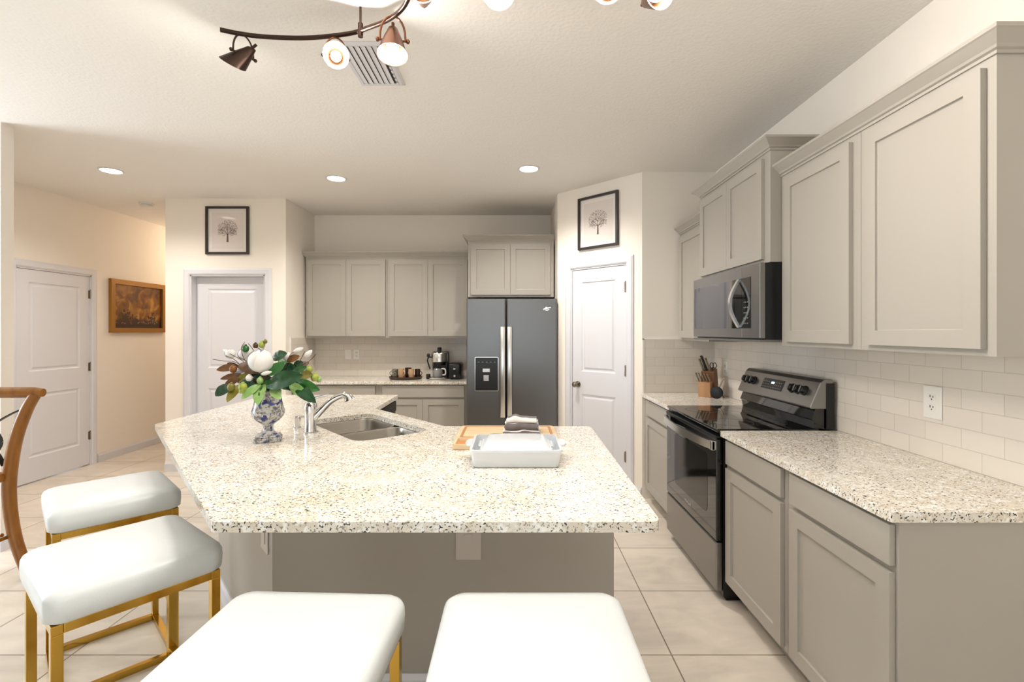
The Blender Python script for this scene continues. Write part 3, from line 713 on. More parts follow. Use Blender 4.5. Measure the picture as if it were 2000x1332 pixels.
def head(rail, hinge, d, shade_m, glow, sc_=1.0, yoke_dir=None):
    """spot head: short stem from the rail, arched yoke, flared shade pointing along d; hinge = pivot centre"""
    hinge = Vector(hinge); d = Vector(d).normalized(); rail = Vector(rail)
    side = (yoke_dir or d.cross(Vector((0, 0, 1)))).normalized()
    r = 0.045*sc_; b = MB()
    # shade
    prof = [(0.010, -0.050), (0.017, -0.046), (0.022, -0.030), (0.030, -0.010), (0.040, 0.020), (0.050, 0.052), (0.053, 0.060), (0.049, 0.058), (0.036, 0.022), (0.018, -0.020)]
    u = d.cross(side).normalized()
    rings = [[tuple(hinge + d*z*sc_ + (side*math.cos(2*PI*k/24)+u*math.sin(2*PI*k/24))*rr*sc_) for k in range(24)] for rr, z in prof]
    b.loops(rings[:7], cap1=False); b.loops(rings[6:], mi=1, cap0=False); bmesh.ops.remove_doubles(b.bm, verts=b.bm.verts, dist=1e-6); sh = b.build('lamp_shade', [shade_m, mat('shade_inside', (64, 38, 24), 0.5, 0.4)], tr, smooth=60)
    q = MB(); q.cyl(hinge-d*0.048*sc_, hinge-d*0.072*sc_, 0.006*sc_, 8); q.cyl(hinge-side*0.050*sc_, hinge+side*0.050*sc_, 0.004*sc_, 8)
    for s in (-1, 1): q.sphere(tuple(hinge+side*0.052*s*sc_), 0.008*sc_, 8)
    q.build('pivot', shade_m, sh, smooth=60)
    # yoke arch up to the stem
    top = Vector((hinge.x, hinge.y, hinge.z+0.085*sc_)); pts = []
    for i in range(13):
        a = PI*i/12; pts.append(hinge + side*0.044*sc_*math.cos(a) + (top-hinge)*math.sin(a)**0.8)
    q = MB(); q.tube(pts, 0.0038*sc_, 8); q.cyl(top, (rail.x, rail.y, rail.z+0.004), 0.008*sc_, 10); q.build('yoke', shade_m, tr, smooth=60)
    bb_ = MB(); c = hinge + d*0.030*sc_; rings = [[tuple(hinge + d*z*sc_ + (side*math.cos(2*PI*k/16)+u*math.sin(2*PI*k/16))*rr*sc_) for k in range(16)] for rr, z in [(0.010, 0.0), (0.016, 0.014), (0.022, 0.030), (0.020, 0.036), (0.008, 0.038)]]
    bb_.loops(rings); bb_.build('bulb', BULB if glow else mat('unlit_bulb', (230, 225, 215), 0.2), sh, smooth=60)
    if glow:
        point('track_lamp', hinge + d*0.064*sc_, POW_TRACK*glow, WARM, 0.016)
def hang(px, py, Y, dz=0.0): return ray(px, py, Y)
r1 = at_z(480, 68, ZR); h1 = Vector((r1.x-0.010, r1.y, 2.628)); head(r1, h1, (-0.62, -0.10, -0.60), BRONZE, 0.25, 1.0, Vector((0.5, 0.8, 0)))
r2 = at_z(656, 70, ZR); head(r2, (r2.x, r2.y, 2.622), (0.30, -0.80, -0.30), COPPER, 1.0)
r3 = at_z(767, 32, ZR); head(r3, (r3.x, r3.y, 2.618), (0.04, -0.22, -0.95), COPPER, 1.0, 1.15, Vector((1, 0.15, 0)))
r4 = Vector((-0.33, 1.72, ZR)); head(r4, (-0.315, 1.70, 2.615), (0.1, -0.85, -0.12), COPPER, 1.0)
r5 = Vector((-0.045, 1.56, ZR)); head(r5, (-0.045, 1.56, 2.55), (0.0, -0.62, -0.70), COPPER, 1.0)
r6 = Vector((0.33, 1.645, ZR)); head(r6, (0.325, 1.66, 2.60), (-0.15, -0.75, -0.25), COPPER, 1.0)
r7 = Vector((0.50, 1.725, ZR)); head(r7, (0.490, 1.72, 2.62), (0.2, -0.8, -0.25), COPPER, 1.0)
# ================================================================ PICTURES
def tree_mesh(b, cx, cz, w, h, y, seed):
    """flat printed tree: trunk, branches and leaf dabs"""
    rnd = random.Random(seed)
    def stroke(p, q, a, c):
        d = Vector((q[0]-p[0], q[1]-p[1])); n_ = Vector((-d.y, d.x)).normalized()
        b.face([(p[0]-n_.x*a, y, p[1]-n_.y*a), (p[0]+n_.x*a, y, p[1]+n_.y*a), (q[0]+n_.x*c, y, q[1]+n_.y*c), (q[0]-n_.x*c, y, q[1]-n_.y*c)])
    stroke((cx, cz-h*0.5), (cx+0.001, cz-h*0.12), w*0.05, w*0.03)
    stroke((cx-w*0.06, cz-h*0.5), (cx+w*0.06, cz-h*0.5), w*0.008, w*0.008)
    def br(p, a, L, k):
        q = (p[0]+L*math.cos(a), p[1]+L*math.sin(a)*0.8); stroke(p, q, 0.0032*0.75**(4-k), 0.0024*0.75**(4-k))
        if k > 0:
            for s in (-0.55, 0.0, 0.5): br(q, a+s+rnd.uniform(-0.2, 0.2), L*0.66, k-1)
    for a in (0.35, 0.9, 1.57, 2.2, 2.8): br((cx, cz-h*0.16), a, h*0.22, 2)
    for _ in range(900):
        a = rnd.uniform(0, 2*PI); rr = math.sqrt(rnd.random()); x = cx+w*0.5*rr*math.cos(a); z = cz+h*0.12+h*0.38*rr*math.sin(a)
        if z < cz-h*0.14 and abs(x-cx) < w*0.12: continue
        if rnd.random() < 0.22*(1+math.sin(x*190)*math.sin(z*170)): continue
        s = rnd.uniform(0.0016, 0.0040); b.face([(x-s, y-0.0001, z), (x, y-0.0001, z-s*0.7), (x+s, y-0.0001, z), (x, y-0.0001, z+s*0.7)])
def framed(name, label, loc, rz, w, h, fw, fd, fm, matw=0.035):
    t = thing(name, label, 'framed picture', loc, rz)
    b = MB()
    b.loops([[(-x, y, -z), (x, y, -z), (x, y, z), (-x, y, z)] for x, z, y in ((w/2, h/2, 0), (w/2, h/2, -fd), (w/2-fw, h/2-fw, -fd), (w/2-fw, h/2-fw, -0.006))], cap0=False, cap1=False)
    b.build('frame', fm, t)
    MB().box(-w/2+fw*0.8, w/2-fw*0.8, -0.008, -0.001, -h/2+fw*0.8, h/2-fw*0.8).build('mat_board', PAPER, t)
    return t
def tree_picture(label, loc, rz, seed, w=0.443, h=0.492):
    t = framed('framed_tree_print', label, loc, rz, w, h, 0.022, 0.025, FRAMEB)
    pr = MB().box(-w/2+0.060, w/2-0.060, -0.0088, -0.008, -h/2+0.060, h/2-0.060).build('print', PAPER2, t)
    b = MB(); tree_mesh(b, 0.0, -0.005, 0.205, 0.225, -0.0092, seed); b.build('tree_drawing', INK, pr)
    return t
tree_picture('black framed sepia tree print over the white hall door', (-2.941, 5.02, 2.481), 0, 3)
pc = along(0.519*PL/0.9457 if False else 0.491)
tree_picture('black framed grey tree print on the angled wall over the pantry door', (pc[0], pc[1], 2.461), PA, 5)
pt = framed('landscape_painting', 'gilt framed brown autumn landscape painting on the hallway wall', (-4.57, 5.925, 1.735), PI/2, 0.86, 0.615, 0.055, 0.035, GOLDF)
def painting():
    m = bpy.data.materials.new('painted_canvas'); m.use_nodes = True; nt = m.node_tree; b = nt.nodes['Principled BSDF']; b.inputs['Roughness'].default_value = 0.35
    tc = nt.nodes.new('ShaderNodeTexCoord'); n = nt.nodes.new('ShaderNodeTexNoise'); n.inputs['Scale'].default_value = 7; n.inputs['Detail'].default_value = 6; n.inputs['Distortion'].default_value = 1.0
    nt.links.new(tc.outputs['Object'], n.inputs['Vector']); r = nt.nodes.new('ShaderNodeValToRGB'); cr = r.color_ramp
    cr.elements[0].position = 0.36; cr.elements[0].color = lin((84, 46, 10)); cr.elements[1].position = 0.66; cr.elements[1].color = lin((178, 128, 52))
    e = cr.elements.new(0.52); e.color = lin((132, 82, 22)); nt.links.new(n.outputs[0], r.inputs[0])
    sp = nt.nodes.new('ShaderNodeSeparateXYZ'); nt.links.new(tc.outputs['Object'], sp.inputs[0])
    n2 = nt.nodes.new('ShaderNodeTexNoise'); n2.inputs['Scale'].default_value = 9; n2.inputs['Detail'].default_value = 4; nt.links.new(tc.outputs['Object'], n2.inputs['Vector'])
    ad = nt.nodes.new('ShaderNodeMath'); ad.operation = 'MULTIPLY_ADD'; nt.links.new(n2.outputs[0], ad.inputs[0]); ad.inputs[1].default_value = -0.22; nt.links.new(sp.outputs[2], ad.inputs[2])
    mr = nt.nodes.new('ShaderNodeMapRange'); mr.inputs['From Min'].default_value = -0.235; mr.inputs['From Max'].default_value = -0.285; nt.links.new(ad.outputs[0], mr.inputs['Value'])
    mx = nt.nodes.new('ShaderNodeMix'); mx.data_type = 'RGBA'; nt.links.new(mr.outputs[0], mx.inputs[0]); nt.links.new(r.outputs[0], mx.inputs[6]); mx.inputs[7].default_value = lin((52, 26, 10)); nt.links.new(mx.outputs[2], b.inputs['Base Color'])
    return m
PAINT = painting()
cv = MB().box(-0.385, 0.385, -0.012, -0.008, -0.262, 0.262).build('canvas', PAINT, pt)
rnd = random.Random(11)
def dab(b, x, z, s, y): 
    k = 7; b.face([(x+s*rnd.uniform(.6, 1.2)*math.cos(2*PI*i/k), y, z+s*rnd.uniform(.6, 1.2)*math.sin(2*PI*i/k)) for i in range(k)])
for cx, cz, w_, h_, n_ in ((-0.19, -0.13, 0.10, 0.10, 46), (0.21, -0.125, 0.06, 0.06, 22), (-0.06, -0.15, 0.05, 0.05, 12)):
    b = MB()
    for i in range(n_):
        a = rnd.uniform(0, 2*PI); rr = rnd.random(); dab(b, cx+w_*rr*math.cos(a), cz+h_*rr*math.sin(a), rnd.uniform(0.007, 0.018), -0.0122-0.00001*i)
    b.face([(cx-0.008, -0.0122, cz-h_*1.1), (cx+0.008, -0.0122, cz-h_*1.1), (cx+0.004, -0.0122, cz), (cx-0.004, -0.0122, cz)])
    b.build('painted_tree', mat('umber_paint', (58, 34, 24), 0.4), pt)
b = MB()
for i in range(26): dab(b, rnd.uniform(-0.34, 0.34), rnd.uniform(-0.205, -0.175), rnd.uniform(0.006, 0.012), -0.0126)
b.build('painted_highlights', mat('grey_paint', (128, 100, 82), 0.4), pt)
# ================================================================ SEATING
def make_stool(label):
    t = thing('bar_stool', label, 'stool', (0, 0, 0), 0, 'white cushioned gold bar stools around the island')
    W, D, ZF = 0.435, 0.410, 0.660; T = 0.026
    b = MB(); rings = []
    W2, D2 = W/2+0.012, D/2+0.012
    for ins, z, r in ((0.012, ZF+0.001, 0.035), (0.002, ZF+0.008, 0.04), (0.0, ZF+0.040, 0.04), (0.001, ZF+0.062, 0.04), (0.006, ZF+0.074, 0.04), (0.016, ZF+0.082, 0.036), (0.035, ZF+0.088, 0.030), (0.09, ZF+0.096, 0.03), (0.16, ZF+0.101, 0.02)):
        pts = rrect(-W2+ins, W2-ins, -D2+ins, D2-ins, min(r, D2-ins-0.005), 6)
        bow = 0.010 if ins < 0.03 else 0.006       # sides bulge slightly
        rings.append([(x*(1+bow*(1-(y/D2)**2)/W2*1.0), y*(1+bow*(1-(x/W2)**2)/D2*1.0), z) for x, y in pts])
    b.loops(rings); b.build('seat', VINYL, t, smooth=60)
    q = MB(); h = W/2; g = D/2
    for s in (-1, 1):
        q.box(-h, h, s*g-T/2*(1+s)+0, s*g+T/2*(1-s), ZF-T, ZF, 0.0015)
        q.box(s*h-T/2*(1+s), s*h+T/2*(1-s), -g+T, g-T, ZF-T, ZF, 0.0015)
    q.build('seat_frame', GOLD, t)
    for sx in (-1, 1):
        for sy in (-1, 1):
            MB().box(sx*h-T/2*(1+sx), sx*h+T/2*(1-sx), sy*g-T/2*(1+sy), sy*g+T/2*(1-sy), T, ZF-T, 0.0015).build('leg', GOLD, t)
    q = MB()
    for s in (-1, 1):
        q.box(-h, h, s*g-T/2*(1+s), s*g+T/2*(1-s), 0.0, T, 0.0015); q.box(s*h-T/2*(1+s), s*h+T/2*(1-s), -g+T, g-T, 0.0, T, 0.0015)
    q.build('floor_frame', GOLD, t)
    q = MB(); q.box(-h+T, h-T, g-T, g, 0.22, 0.22+T, 0.0015); q.build('footrest', GOLD, t)
    return t
st0 = make_stool('white cushioned gold bar stool farthest left, behind the one beside the wooden chair')
st0['label'] = 'white cushioned gold bar stool farther back on the left, nearest the white hallway door'
st0.location = (-1.785, 2.165, 0); st0.rotation_euler = (0, 0, math.atan2(0.69, -0.72)+PI)
dup(st0, (-1.262, 1.578, 0), math.atan2(0.62, -0.78)+PI, 'white cushioned gold bar stool nearer on the left, with its gold legs in view')
dup(st0, (-0.522, 1.100, 0), math.radians(-2.5), 'white cushioned bar stool at the front of the island, left of two')
dup(st0, (0.052, 1.100, 0), math.radians(0), 'white cushioned bar stool at the front of the island, right of two')

# cross-back counter chair at the left edge
ch = thing('counter_chair', 'honey brown wooden cross back chair at the left edge', 'chair', (-3.10, 2.84, 0))
def cp_(px, py, Y=2.84): p = ray(px, py, Y); return (p.x+3.10, p.y-2.84, p.z)
right = spline([cp_(70, 768), cp_(52, 800), cp_(33, 850), cp_(22, 905), cp_(18, 955), cp_(22, 1010), cp_(34, 1065), cp_(58, 1128)], 5)
mirror = [Vector((-p.x, p.y, p.z)) for p in right]
for P in (right, mirror): 
    n = len(P); MB().tube(P, [0.029 + 0.004*math.sin(PI*i/(n-1)) for i in range(n)], 14).build('back_leg', WOODCH, ch, smooth=60)
zt = right[0].z+0.002
MB().tube([(-0.345, 0.008, zt), (-0.30, 0.0, zt+0.003), (0, -0.035, zt+0.006), (0.30, 0.0, zt+0.003), (0.350, 0.008, zt)], [0.024, 0.031, 0.033, 0.031, 0.024], 14).build('top_rail', WOODCH, ch, smooth=60)
zs = 0.62
seat = MB(); rings = []
for ins, z in ((0.012, zs-0.045), (0, zs-0.038), (0, zs-0.010), (0.012, zs)): rings.append([(x, y-0.17, z) for x, y in rrect(-0.175+ins, 0.175-ins, -0.17+ins, 0.19-ins, 0.09-ins, 6)])
seat.loops(rings); seat.build('seat', WOODCH, ch, smooth=50)
for s in (-1, 1):
    MB().tube([(s*0.15, -0.27, zs-0.03), (s*0.155, -0.29, 0.30), (s*0.185, -0.33, 0.0)], [0.019, 0.018, 0.015], 12).build('front_leg', WOODCH, ch, smooth=60)
    MB().tube([(s*0.158, -0.01, 0.245), (s*0.160, -0.29, 0.245)], 0.011, 8).build('side_stretcher', WOODCH, ch, smooth=60)
MB().tube([(-0.150, -0.03, 0.265), (0, -0.05, 0.23), (0.150, -0.03, 0.265)], 0.011, 8).build('rear_stretcher', WOODCH, ch, smooth=60)
MB().tube([(-0.156, -0.292, 0.27), (0.156, -0.292, 0.27)], 0.012, 8).build('front_stretcher', WOODCH, ch, smooth=60)
for s in (-1, 1):     # curved iron straps crossing behind the back
    MB().tube(spline([(s*0.262, -0.004, 1.00), (s*0.17, -0.020, 0.952), (s*0.03, -0.028, 0.86), (-s*0.10, -0.018, 0.74), (-s*0.130, -0.004, 0.66)], 6), 0.006, 8, rect=(0.012, 0.003)).build('cross_strap', IRON, ch, smooth=50)
q = MB(); q.tube([(0.125*math.cos(a), -0.012-0.008*abs(math.sin(a)), 0.80+0.095*math.sin(a)) for a in [2*PI*i/28 for i in range(29)]], 0.006, 8, rect=(0.010, 0.003)); q.build('strap_ring', IRON, ch, smooth=50)

# ================================================================ ON THE ISLAND
ZT = 0.914
def on_counter(px, py, z=ZT): Y = 950*(CAMZ-z)/(py-647); return Vector(((px-1002)*Y/950, Y, z))
# baking dishes
def dish(name, label, loc, w, d, h, hw, rim=0.012, tag_cat='baking dish'):
    t = thing(name, label, tag_cat, loc)
    b = MB(); th = 0.006; fl = 0.012; r = 0.022
    L = []
    for ins, z, rr in ((fl+0.004, 0, r), (fl, 0.004, r), (rim*0.4, h-0.010, r), (0, h-0.008, r), (0, h, r), (th+0.004, h, r-0.004), (th+fl*0.3, h-0.008, r-0.004), (th+fl, th+0.004, r-0.006), (th+fl+0.012, th, r-0.010)):
        L.append([(x, y, z) for x, y in rrect(-w/2+ins, w/2-ins, -d/2+ins, d/2-ins, rr, 5)])
    b.loops(L); b.build('body', CERAM, t, smooth=50)
    for s in (-1, 1):
        q = MB(); x0 = s*(w/2-0.003)
        ring = []
        for i in range(9):
            a = -PI/2+PI*i/8; ring.append((x0+s*(hw*math.cos(a)**0.6 if abs(math.cos(a)) > 1e-6 else 0), 0.055*math.sin(a), h-0.008))
        q.loops([[(x, y, z) for x, y, z in ring], [(x, y, z+0.010) for x, y, z in ring]]); q.build('handle', CERAM, t, bevel=0.003)
    return t
dish('baking_dish', 'white rectangular ceramic baking dish at the front of the island top', (0.0115, 2.018, ZT+0.0005), 0.362, 0.300, 0.070, 0.030)
# the smaller dish stacked upside down inside the large one
t = thing('casserole_dish', 'smaller white ceramic dish turned over inside the rectangular baking dish', 'baking dish', (0.0115, 2.024, ZT+0.0075))
b = MB(); b.loops([[(x, y, z) for x, y in rrect(-0.143+i, 0.143-i, -0.111+i, 0.111-i, 0.026, 5)] for i, z in ((0.0, 0.0), (0.0, 0.052), (0.003, 0.054), (0.010, 0.056), (0.022, 0.076), (0.030, 0.080), (0.045, 0.081))]); b.build('body', CERAM, t, smooth=50)
for s in (-1, 1): MB().box(s*0.148-0.006, s*0.148+0.006, -0.045, 0.045, 0.048, 0.058, 0.004).build('handle', CERAM, t)
# boards
def board(name, label, loc, w, d, h, m, rz=0.0, frame=True):
    t = thing(name, label, 'cutting board', loc, rz)
    b = MB(); b.loops([[(x, y, z) for x, y in rrect(-w/2+i, w/2-i, -d/2+i, d/2-i, 0.02, 4)] for i, z in ((0.004, 0), (0, 0.004), (0, h-0.004), (0.004, h))]); b.build('board', m, t, smooth=40)
    b = MB(); g = 0.022; b.loops([[(x, y, h+0.0004) for x, y in rrect(-w/2+i, w/2-i, -d/2+i, d/2-i, 0.015, 4)] for i in (g, g+0.014)], cap0=False, cap1=False); b.build('juice_groove', BOARDRIM, t)
    return t
board('cutting_board', 'large pale maple cutting board lying behind the white baking dish', (-0.030, 2.478, ZT+0.0005), 0.500, 0.320, 0.018, BOARD)
b2 = thing('serving_tray', 'orange wooden serving tray with raised rim, left of the baking dish', 'tray', (-0.220, 2.238, ZT+0.0005))
b = MB(); w_, d_, h_ = 0.098, 0.150, 0.024
b.loops([[(x, y, z) for x, y in rrect(-w_/2+i, w_/2-i, -d_/2+i, d_/2-i, 0.012, 4)] for i, z in ((0.003, 0), (0, 0.003), (0, h_), (0.010, h_), (0.013, 0.010))]); b.build('tray_body', BOARD, b2, smooth=40)
b = MB(); b.loops([[(x, y, z) for x, y in rrect(-w_/2+0.014, w_/2-0.014, -d_/2+0.014, d_/2-0.014, 0.010, 4)] for z in (0.0102, 0.0112)]); b.build('tray_bottom', BOARD2, b2)
# folded towel
tw = thing('kitchen_towel', 'folded grey and white striped kitchen towel on the large cutting board', 'towel', (0.045, 2.455, ZT+0.0190), math.radians(-3))
rnd = random.Random(4)
TOWW = mat('towel_white', (236, 232, 230), 0.9, bump=(300, 0.5)); TOWG = mat('towel_grey', (120, 114, 114), 0.9, bump=(300, 0.6))
def fold(z0, z1, y0, y1, w, ph, name, cols):
    b = MB(); nx, ns = 26, 26; sec = []
    r = (z1-z0)/2
    sec = [(y1, z0), ] + [(y0+r - r*math.sin(a), z0+r - r*math.cos(a)) for a in [PI*i/10 for i in range(11)]] + [(y1, z1)]
    sec = [(y1+(y0+r-y1)*0 , z0)] + [(y1+(y0+r-y1)*k/6, z0) for k in range(1, 6)] + sec[1:-1] + [(y0+r+(y1-y0-r)*k/6, z1) for k in range(1, 7)]
    V = [[None]*len(sec) for _ in range(nx+1)]
    for i in range(nx+1):
        x = -w/2+w*i/nx; wave = 0.006*math.sin(x*42+ph)+0.003*math.sin(x*90+ph*2)
        for j, (y, z) in enumerate(sec):
            lift = wave*(z-z0)/(z1-z0)*(1 if z0 > 0.03 else 0.6)
            V[i][j] = b.v((x+0.003*math.sin(j), y+0.5*wave, z+max(lift, -0.002) if z > z0+1e-6 else z))
    for i in range(nx):
        for j in range(len(sec)-1):
            f = b.bm.faces.new([V[i][j], V[i][j+1], V[i+1][j+1], V[i+1][j]]); f.material_index = cols(j)
    for i in (0, nx):
        f = b.bm.faces.new([V[i][j] for j in range(len(sec))]); f.material_index = 0
    return b.build(name, [TOWW, TOWG], tw, smooth=70)
fold(0.0, 0.020, -0.075, 0.075, 0.180, 0.4, 'bottom_fold', lambda j: 1 if 2 <= j <= 13 else 0)
fold(0.021, 0.055, -0.060, 0.075, 0.165, 1.2, 'middle_fold', lambda j: 1 if 7 <= j <= 14 else 0)
fold(0.057, 0.072, -0.052, 0.070, 0.150, 2.6, 'top_fold', lambda j: 1 if j > 18 else 0)

# ---------------- vase and flowers
VX, VY = on_counter(524, 860).x, on_counter(524, 860).y
def crackle():
    m = bpy.data.materials.new('blue_white_crackle_glaze'); m.use_nodes = True; nt = m.node_tree; b = nt.nodes['Principled BSDF']; b.inputs['Roughness'].default_value = 0.2
    tc = nt.nodes.new('ShaderNodeTexCoord')
    def nz(s, d, off=0):
        mp = nt.nodes.new('ShaderNodeMapping'); mp.inputs['Location'].default_value = (off, off, off); nt.links.new(tc.outputs['Object'], mp.inputs[0])
        n = nt.nodes.new('ShaderNodeTexNoise'); n.inputs['Scale'].default_value = s; n.inputs['Detail'].default_value = d; nt.links.new(mp.outputs[0], n.inputs['Vector']); return n.outputs[0]
    def mx(f, a, c, lo, hi):
        r = nt.nodes.new('ShaderNodeMapRange'); r.inputs['From Min'].default_value = lo; r.inputs['From Max'].default_value = hi; nt.links.new(f, r.inputs['Value'])
        x = nt.nodes.new('ShaderNodeMix'); x.data_type = 'RGBA'; nt.links.new(r.outputs[0], x.inputs[0])
        if isinstance(a, tuple): x.inputs[6].default_value = lin(a)
        else: nt.links.new(a, x.inputs[6])
        x.inputs[7].default_value = lin(c); return x.outputs[2]
    c = mx(nz(60, 4), (206, 204, 198), (140, 136, 130), 0.48, 0.58)
    c = mx(nz(110, 2, 4), c, (96, 88, 84), 0.60, 0.64)
    c = mx(nz(34, 4, 2), c, (52, 62, 118), 0.575, 0.61)
    c = mx(nz(45, 3, 7), c, (78, 92, 150), 0.61, 0.65)
    nt.links.new(c, b.inputs['Base Color']); return m
CRK = crackle()
vs = thing('urn_vase', 'blue and white crackle glazed footed urn holding the flowers', 'vase', (VX, VY, ZT), math.radians(22))
b = MB(); b.box(-0.056, 0.056, -0.056, 0.056, 0.0, 0.020, 0.003); b.box(-0.052, 0.052, -0.052, 0.052, 0.020, 0.030, 0.004)
for i in range(11):
    for s in (-1, 1):
        x = -0.050+0.010*i; b.cyl((x, s*0.056, 0.003), (x, s*0.056, 0.017), 0.0035, 6); b.cyl((s*0.056, x, 0.003), (s*0.056, x, 0.017), 0.0035, 6)
b.build('square_foot', CRK, vs)
b = MB(); b.lathe([(0.040, 0.029), (0.034, 0.038), (0.024, 0.050), (0.022, 0.066), (0.025, 0.078), (0.036, 0.086), (0.052, 0.098), (0.066, 0.114), (0.074, 0.132), (0.074, 0.142), (0.066, 0.170), (0.060, 0.200), (0.056, 0.225), (0.058, 0.238), (0.061, 0.242), (0.055, 0.242), (0.050, 0.225), (0.052, 0.200)], n=40, cap1=False)
b.build('bowl', CRK, vs, smooth=50)
bq = thing('magnolia_bouquet', 'bouquet of white magnolias, green and brown leaves in the urn', 'flowers', (VX, VY, ZT+0.235))
BO = Vector((VX, VY, ZT+0.235))
def zp(x, y, dy=0.0):      # point of the zoomed crop (5.79x from 400,650) at a depth beside the vase
    p = ray(400+x/5.792, 650+y/5.792, VY+dy); return p-BO
def leaf(p0, p1, hw, mt, mb_, facing=Vector((0, -1, 0.35)), curl=0.25, cup=0.25):
    p0, p1 = Vector(p0), Vector(p1); ax = p1-p0; L = ax.length; t = ax.normalized()
    side = t.cross(facing).normalized(); n_ = side.cross(t).normalized()
    NX, NY = 10, 4; b = MB(); T, B = [], []
    for i in range(NX+1):
        u = i/NX; wd = hw*(math.sin(PI*min(1, u*0.93+0.04))**0.75)*(1.0 if u < 0.97 else 0.35); rowT, rowB = [], []
        for j in range(-NY, NY+1):
            v = j/NY
            p = p0 + ax*u + side*wd*v + n_*(curl*L*(math.sin(PI*u*0.9)*0.35 - 0.25*u*u) - cup*wd*(1-abs(v))**1.3*0.8 + 0.05*wd*math.sin(u*19+v*3))
            rowT.append(b.v(p+n_*0.0005)); rowB.append(b.v(p-n_*0.0005))
        T.append(rowT); B.append(rowB)
    m = 2*NY
    for i in range(NX):
        for j in range(m):
            b.bm.faces.new([T[i][j], T[i][j+1], T[i+1][j+1], T[i+1][j]]).material_index = 0
            b.bm.faces.new([B[i][j], B[i+1][j], B[i+1][j+1], B[i][j+1]]).material_index = 1
        for R_, a in ((0, 0), (m, m)):
            b.bm.faces.new([T[i][a], T[i+1][a], B[i+1][a], B[i][a]]).material_index = 0
    for i in (0, NX):
        for j in range(m): b.bm.faces.new([T[i][j], T[i][j+1], B[i][j+1], B[i][j]]).material_index = 0
    return b.build('leaf', [mt, mb_], bq, smooth=70)
PX = 0.000424
LV = [  # base, tip, half width (crop px), top colour, depth base, depth tip
 ((390,380),(130,418),34,LB,0.0,-0.04), ((660,440),(370,362),52,LB,-0.06,-0.03), ((430,470),(172,522),26,LB,-0.03,-0.05), ((510,470),(372,560),42,LO,-0.05,-0.05),
 ((390,520),(222,592),34,LB,-0.05,-0.06), ((300,585),(118,712),50,LD,-0.05,-0.10), ((420,640),(250,778),42,LO,-0.08,-0.13), ((630,580),(412,748),36,LP,-0.08,-0.14),
 ((680,610),(470,715),26,LD,-0.06,-0.09), ((660,610),(598,808),52,LP,-0.08,-0.16), ((675,630),(622,800),24,LG,-0.10,-0.15), ((700,600),(1095,478),74,LD,-0.08,-0.13),
 ((720,480),(900,335),50,LG,-0.06,-0.03), ((765,290),(925,232),46,LD,0.02,-0.02), ((870,400),(1030,420),56,LD,0.01,-0.02), ((980,470),(1150,385),34,LG,-0.02,-0.06),
 ((930,320),(1070,262),34,LB,0.0,0.0), ((770,600),(850,745),48,LP,-0.08,-0.14), ((850,590),(1010,625),34,LG,0.03,-0.02), ((990,560),(1290,645),52,LG,-0.05,-0.12),
 ((1020,580),(1248,785),50,LD,-0.08,-0.16), ((960,570),(1165,735),44,LP,-0.07,-0.14), ((1070,490),(1215,470),40,LO,-0.05,-0.08), ((900,520),(1075,560),44,LG,-0.02,0.02),
 ((560,600),(400,560),44,LD,-0.05,-0.07), ((900,560),(1080,640),46,LD,-0.05,-0.08), ((650,500),(520,420),40,LD,0.0,-0.02), ((1000,380),(1110,330),34,LD,0.0,0.0), ((420,440),(250,340),34,LB,0.02,0.02),
 ((560,470),(700,600),50,LB,0.02,0.0), ((620,520),(470,620),44,LD,0.0,0.03), ((560,440),(430,500),40,LB,0.03,0.06), ((800,430),(960,500),54,LG,0.04,0.08),
 ((700,350),(560,250),44,LG,0.06,0.10), ((830,330),(1000,290),40,LG,0.07,0.12), ((620,600),(520,680),36,LG,0.02,0.08), ((830,540),(960,615),40,LD,0.04,0.10),
 ((700,560),(700,650),46,LD,-0.02,-0.05), ((590,380),(300,450),36,LB,-0.02,0.02), ((520,560),(330,520),34,LP,0.0,-0.02), ((1050,400),(1180,330),30,LB,0.0,0.03),
 ((640,560),(860,600),60,LD,-0.03,-0.05), ((560,560),(760,520),60,LB,0.0,0.0), ((640,590),(810,585),40,LG,-0.05,-0.06)]
for p0, p1, hw, m_, d0, d1 in LV:
    if p0[1] > 590 and p1[1] > p0[1]: p0, d0 = (p0[0], 578), max(d0, -0.045)
    if p1[1] > 632 and math.hypot((p1[0]-718)*PX, d1) < 0.095: p1 = (p1[0], 632)
    leaf(zp(*p0, d0), zp(*p1, d1), hw*PX*1.3, m_, LB if m_ in (LG, LD) else (LO if m_ is LB else LG))
def magnolia(c, r, name='magnolia_flower', n=9, tilt=0.3, close=0.55):
    fl = MB(); rnd = random.Random(int(r*1e5))
    for k in range(n):
        lay = 0 if k < n//2 else 1; a0 = 2*PI*k/(n//2 if lay == 0 else n-n//2)+lay*0.5; rr = r*(0.86 if lay == 0 else 1.0)*(1-0.065*(k % 3)); wd = 0.72
        NU, NV = 8, 6; G = []
        for i in range(NU+1):
            u = i/NU; row = []
            th = -PI/2 + (PI*(0.92 if lay == 0 else 0.80))*u
            for j in range(-NV//2, NV//2+1):
                v = j/(NV/2); a = a0 + wd*v*math.sin(PI*(0.12+0.80*u))*1.15
                rad = rr*math.cos(th)*(1.0+0.05*abs(v)); z = rr*math.sin(th)*1.0
                if u < 0.02: rad = rr*0.06
                row.append(fl.v((c[0]+max(rad, 0.02*rr)*math.cos(a), c[1]+max(rad, 0.02*rr)*math.sin(a), c[2]+z+0.04*rr*math.cos(v*2)))) 
            G.append(row)
        for i in range(NU):
            for j in range(NV): fl.bm.faces.new([G[i][j], G[i][j+1], G[i+1][j+1], G[i+1][j]])
    fl.sphere((c[0], c[1], c[2]), r*0.72, 16, (1, 1, 0.95))
    o = fl.build(name, PETAL, bq, smooth=70); return o
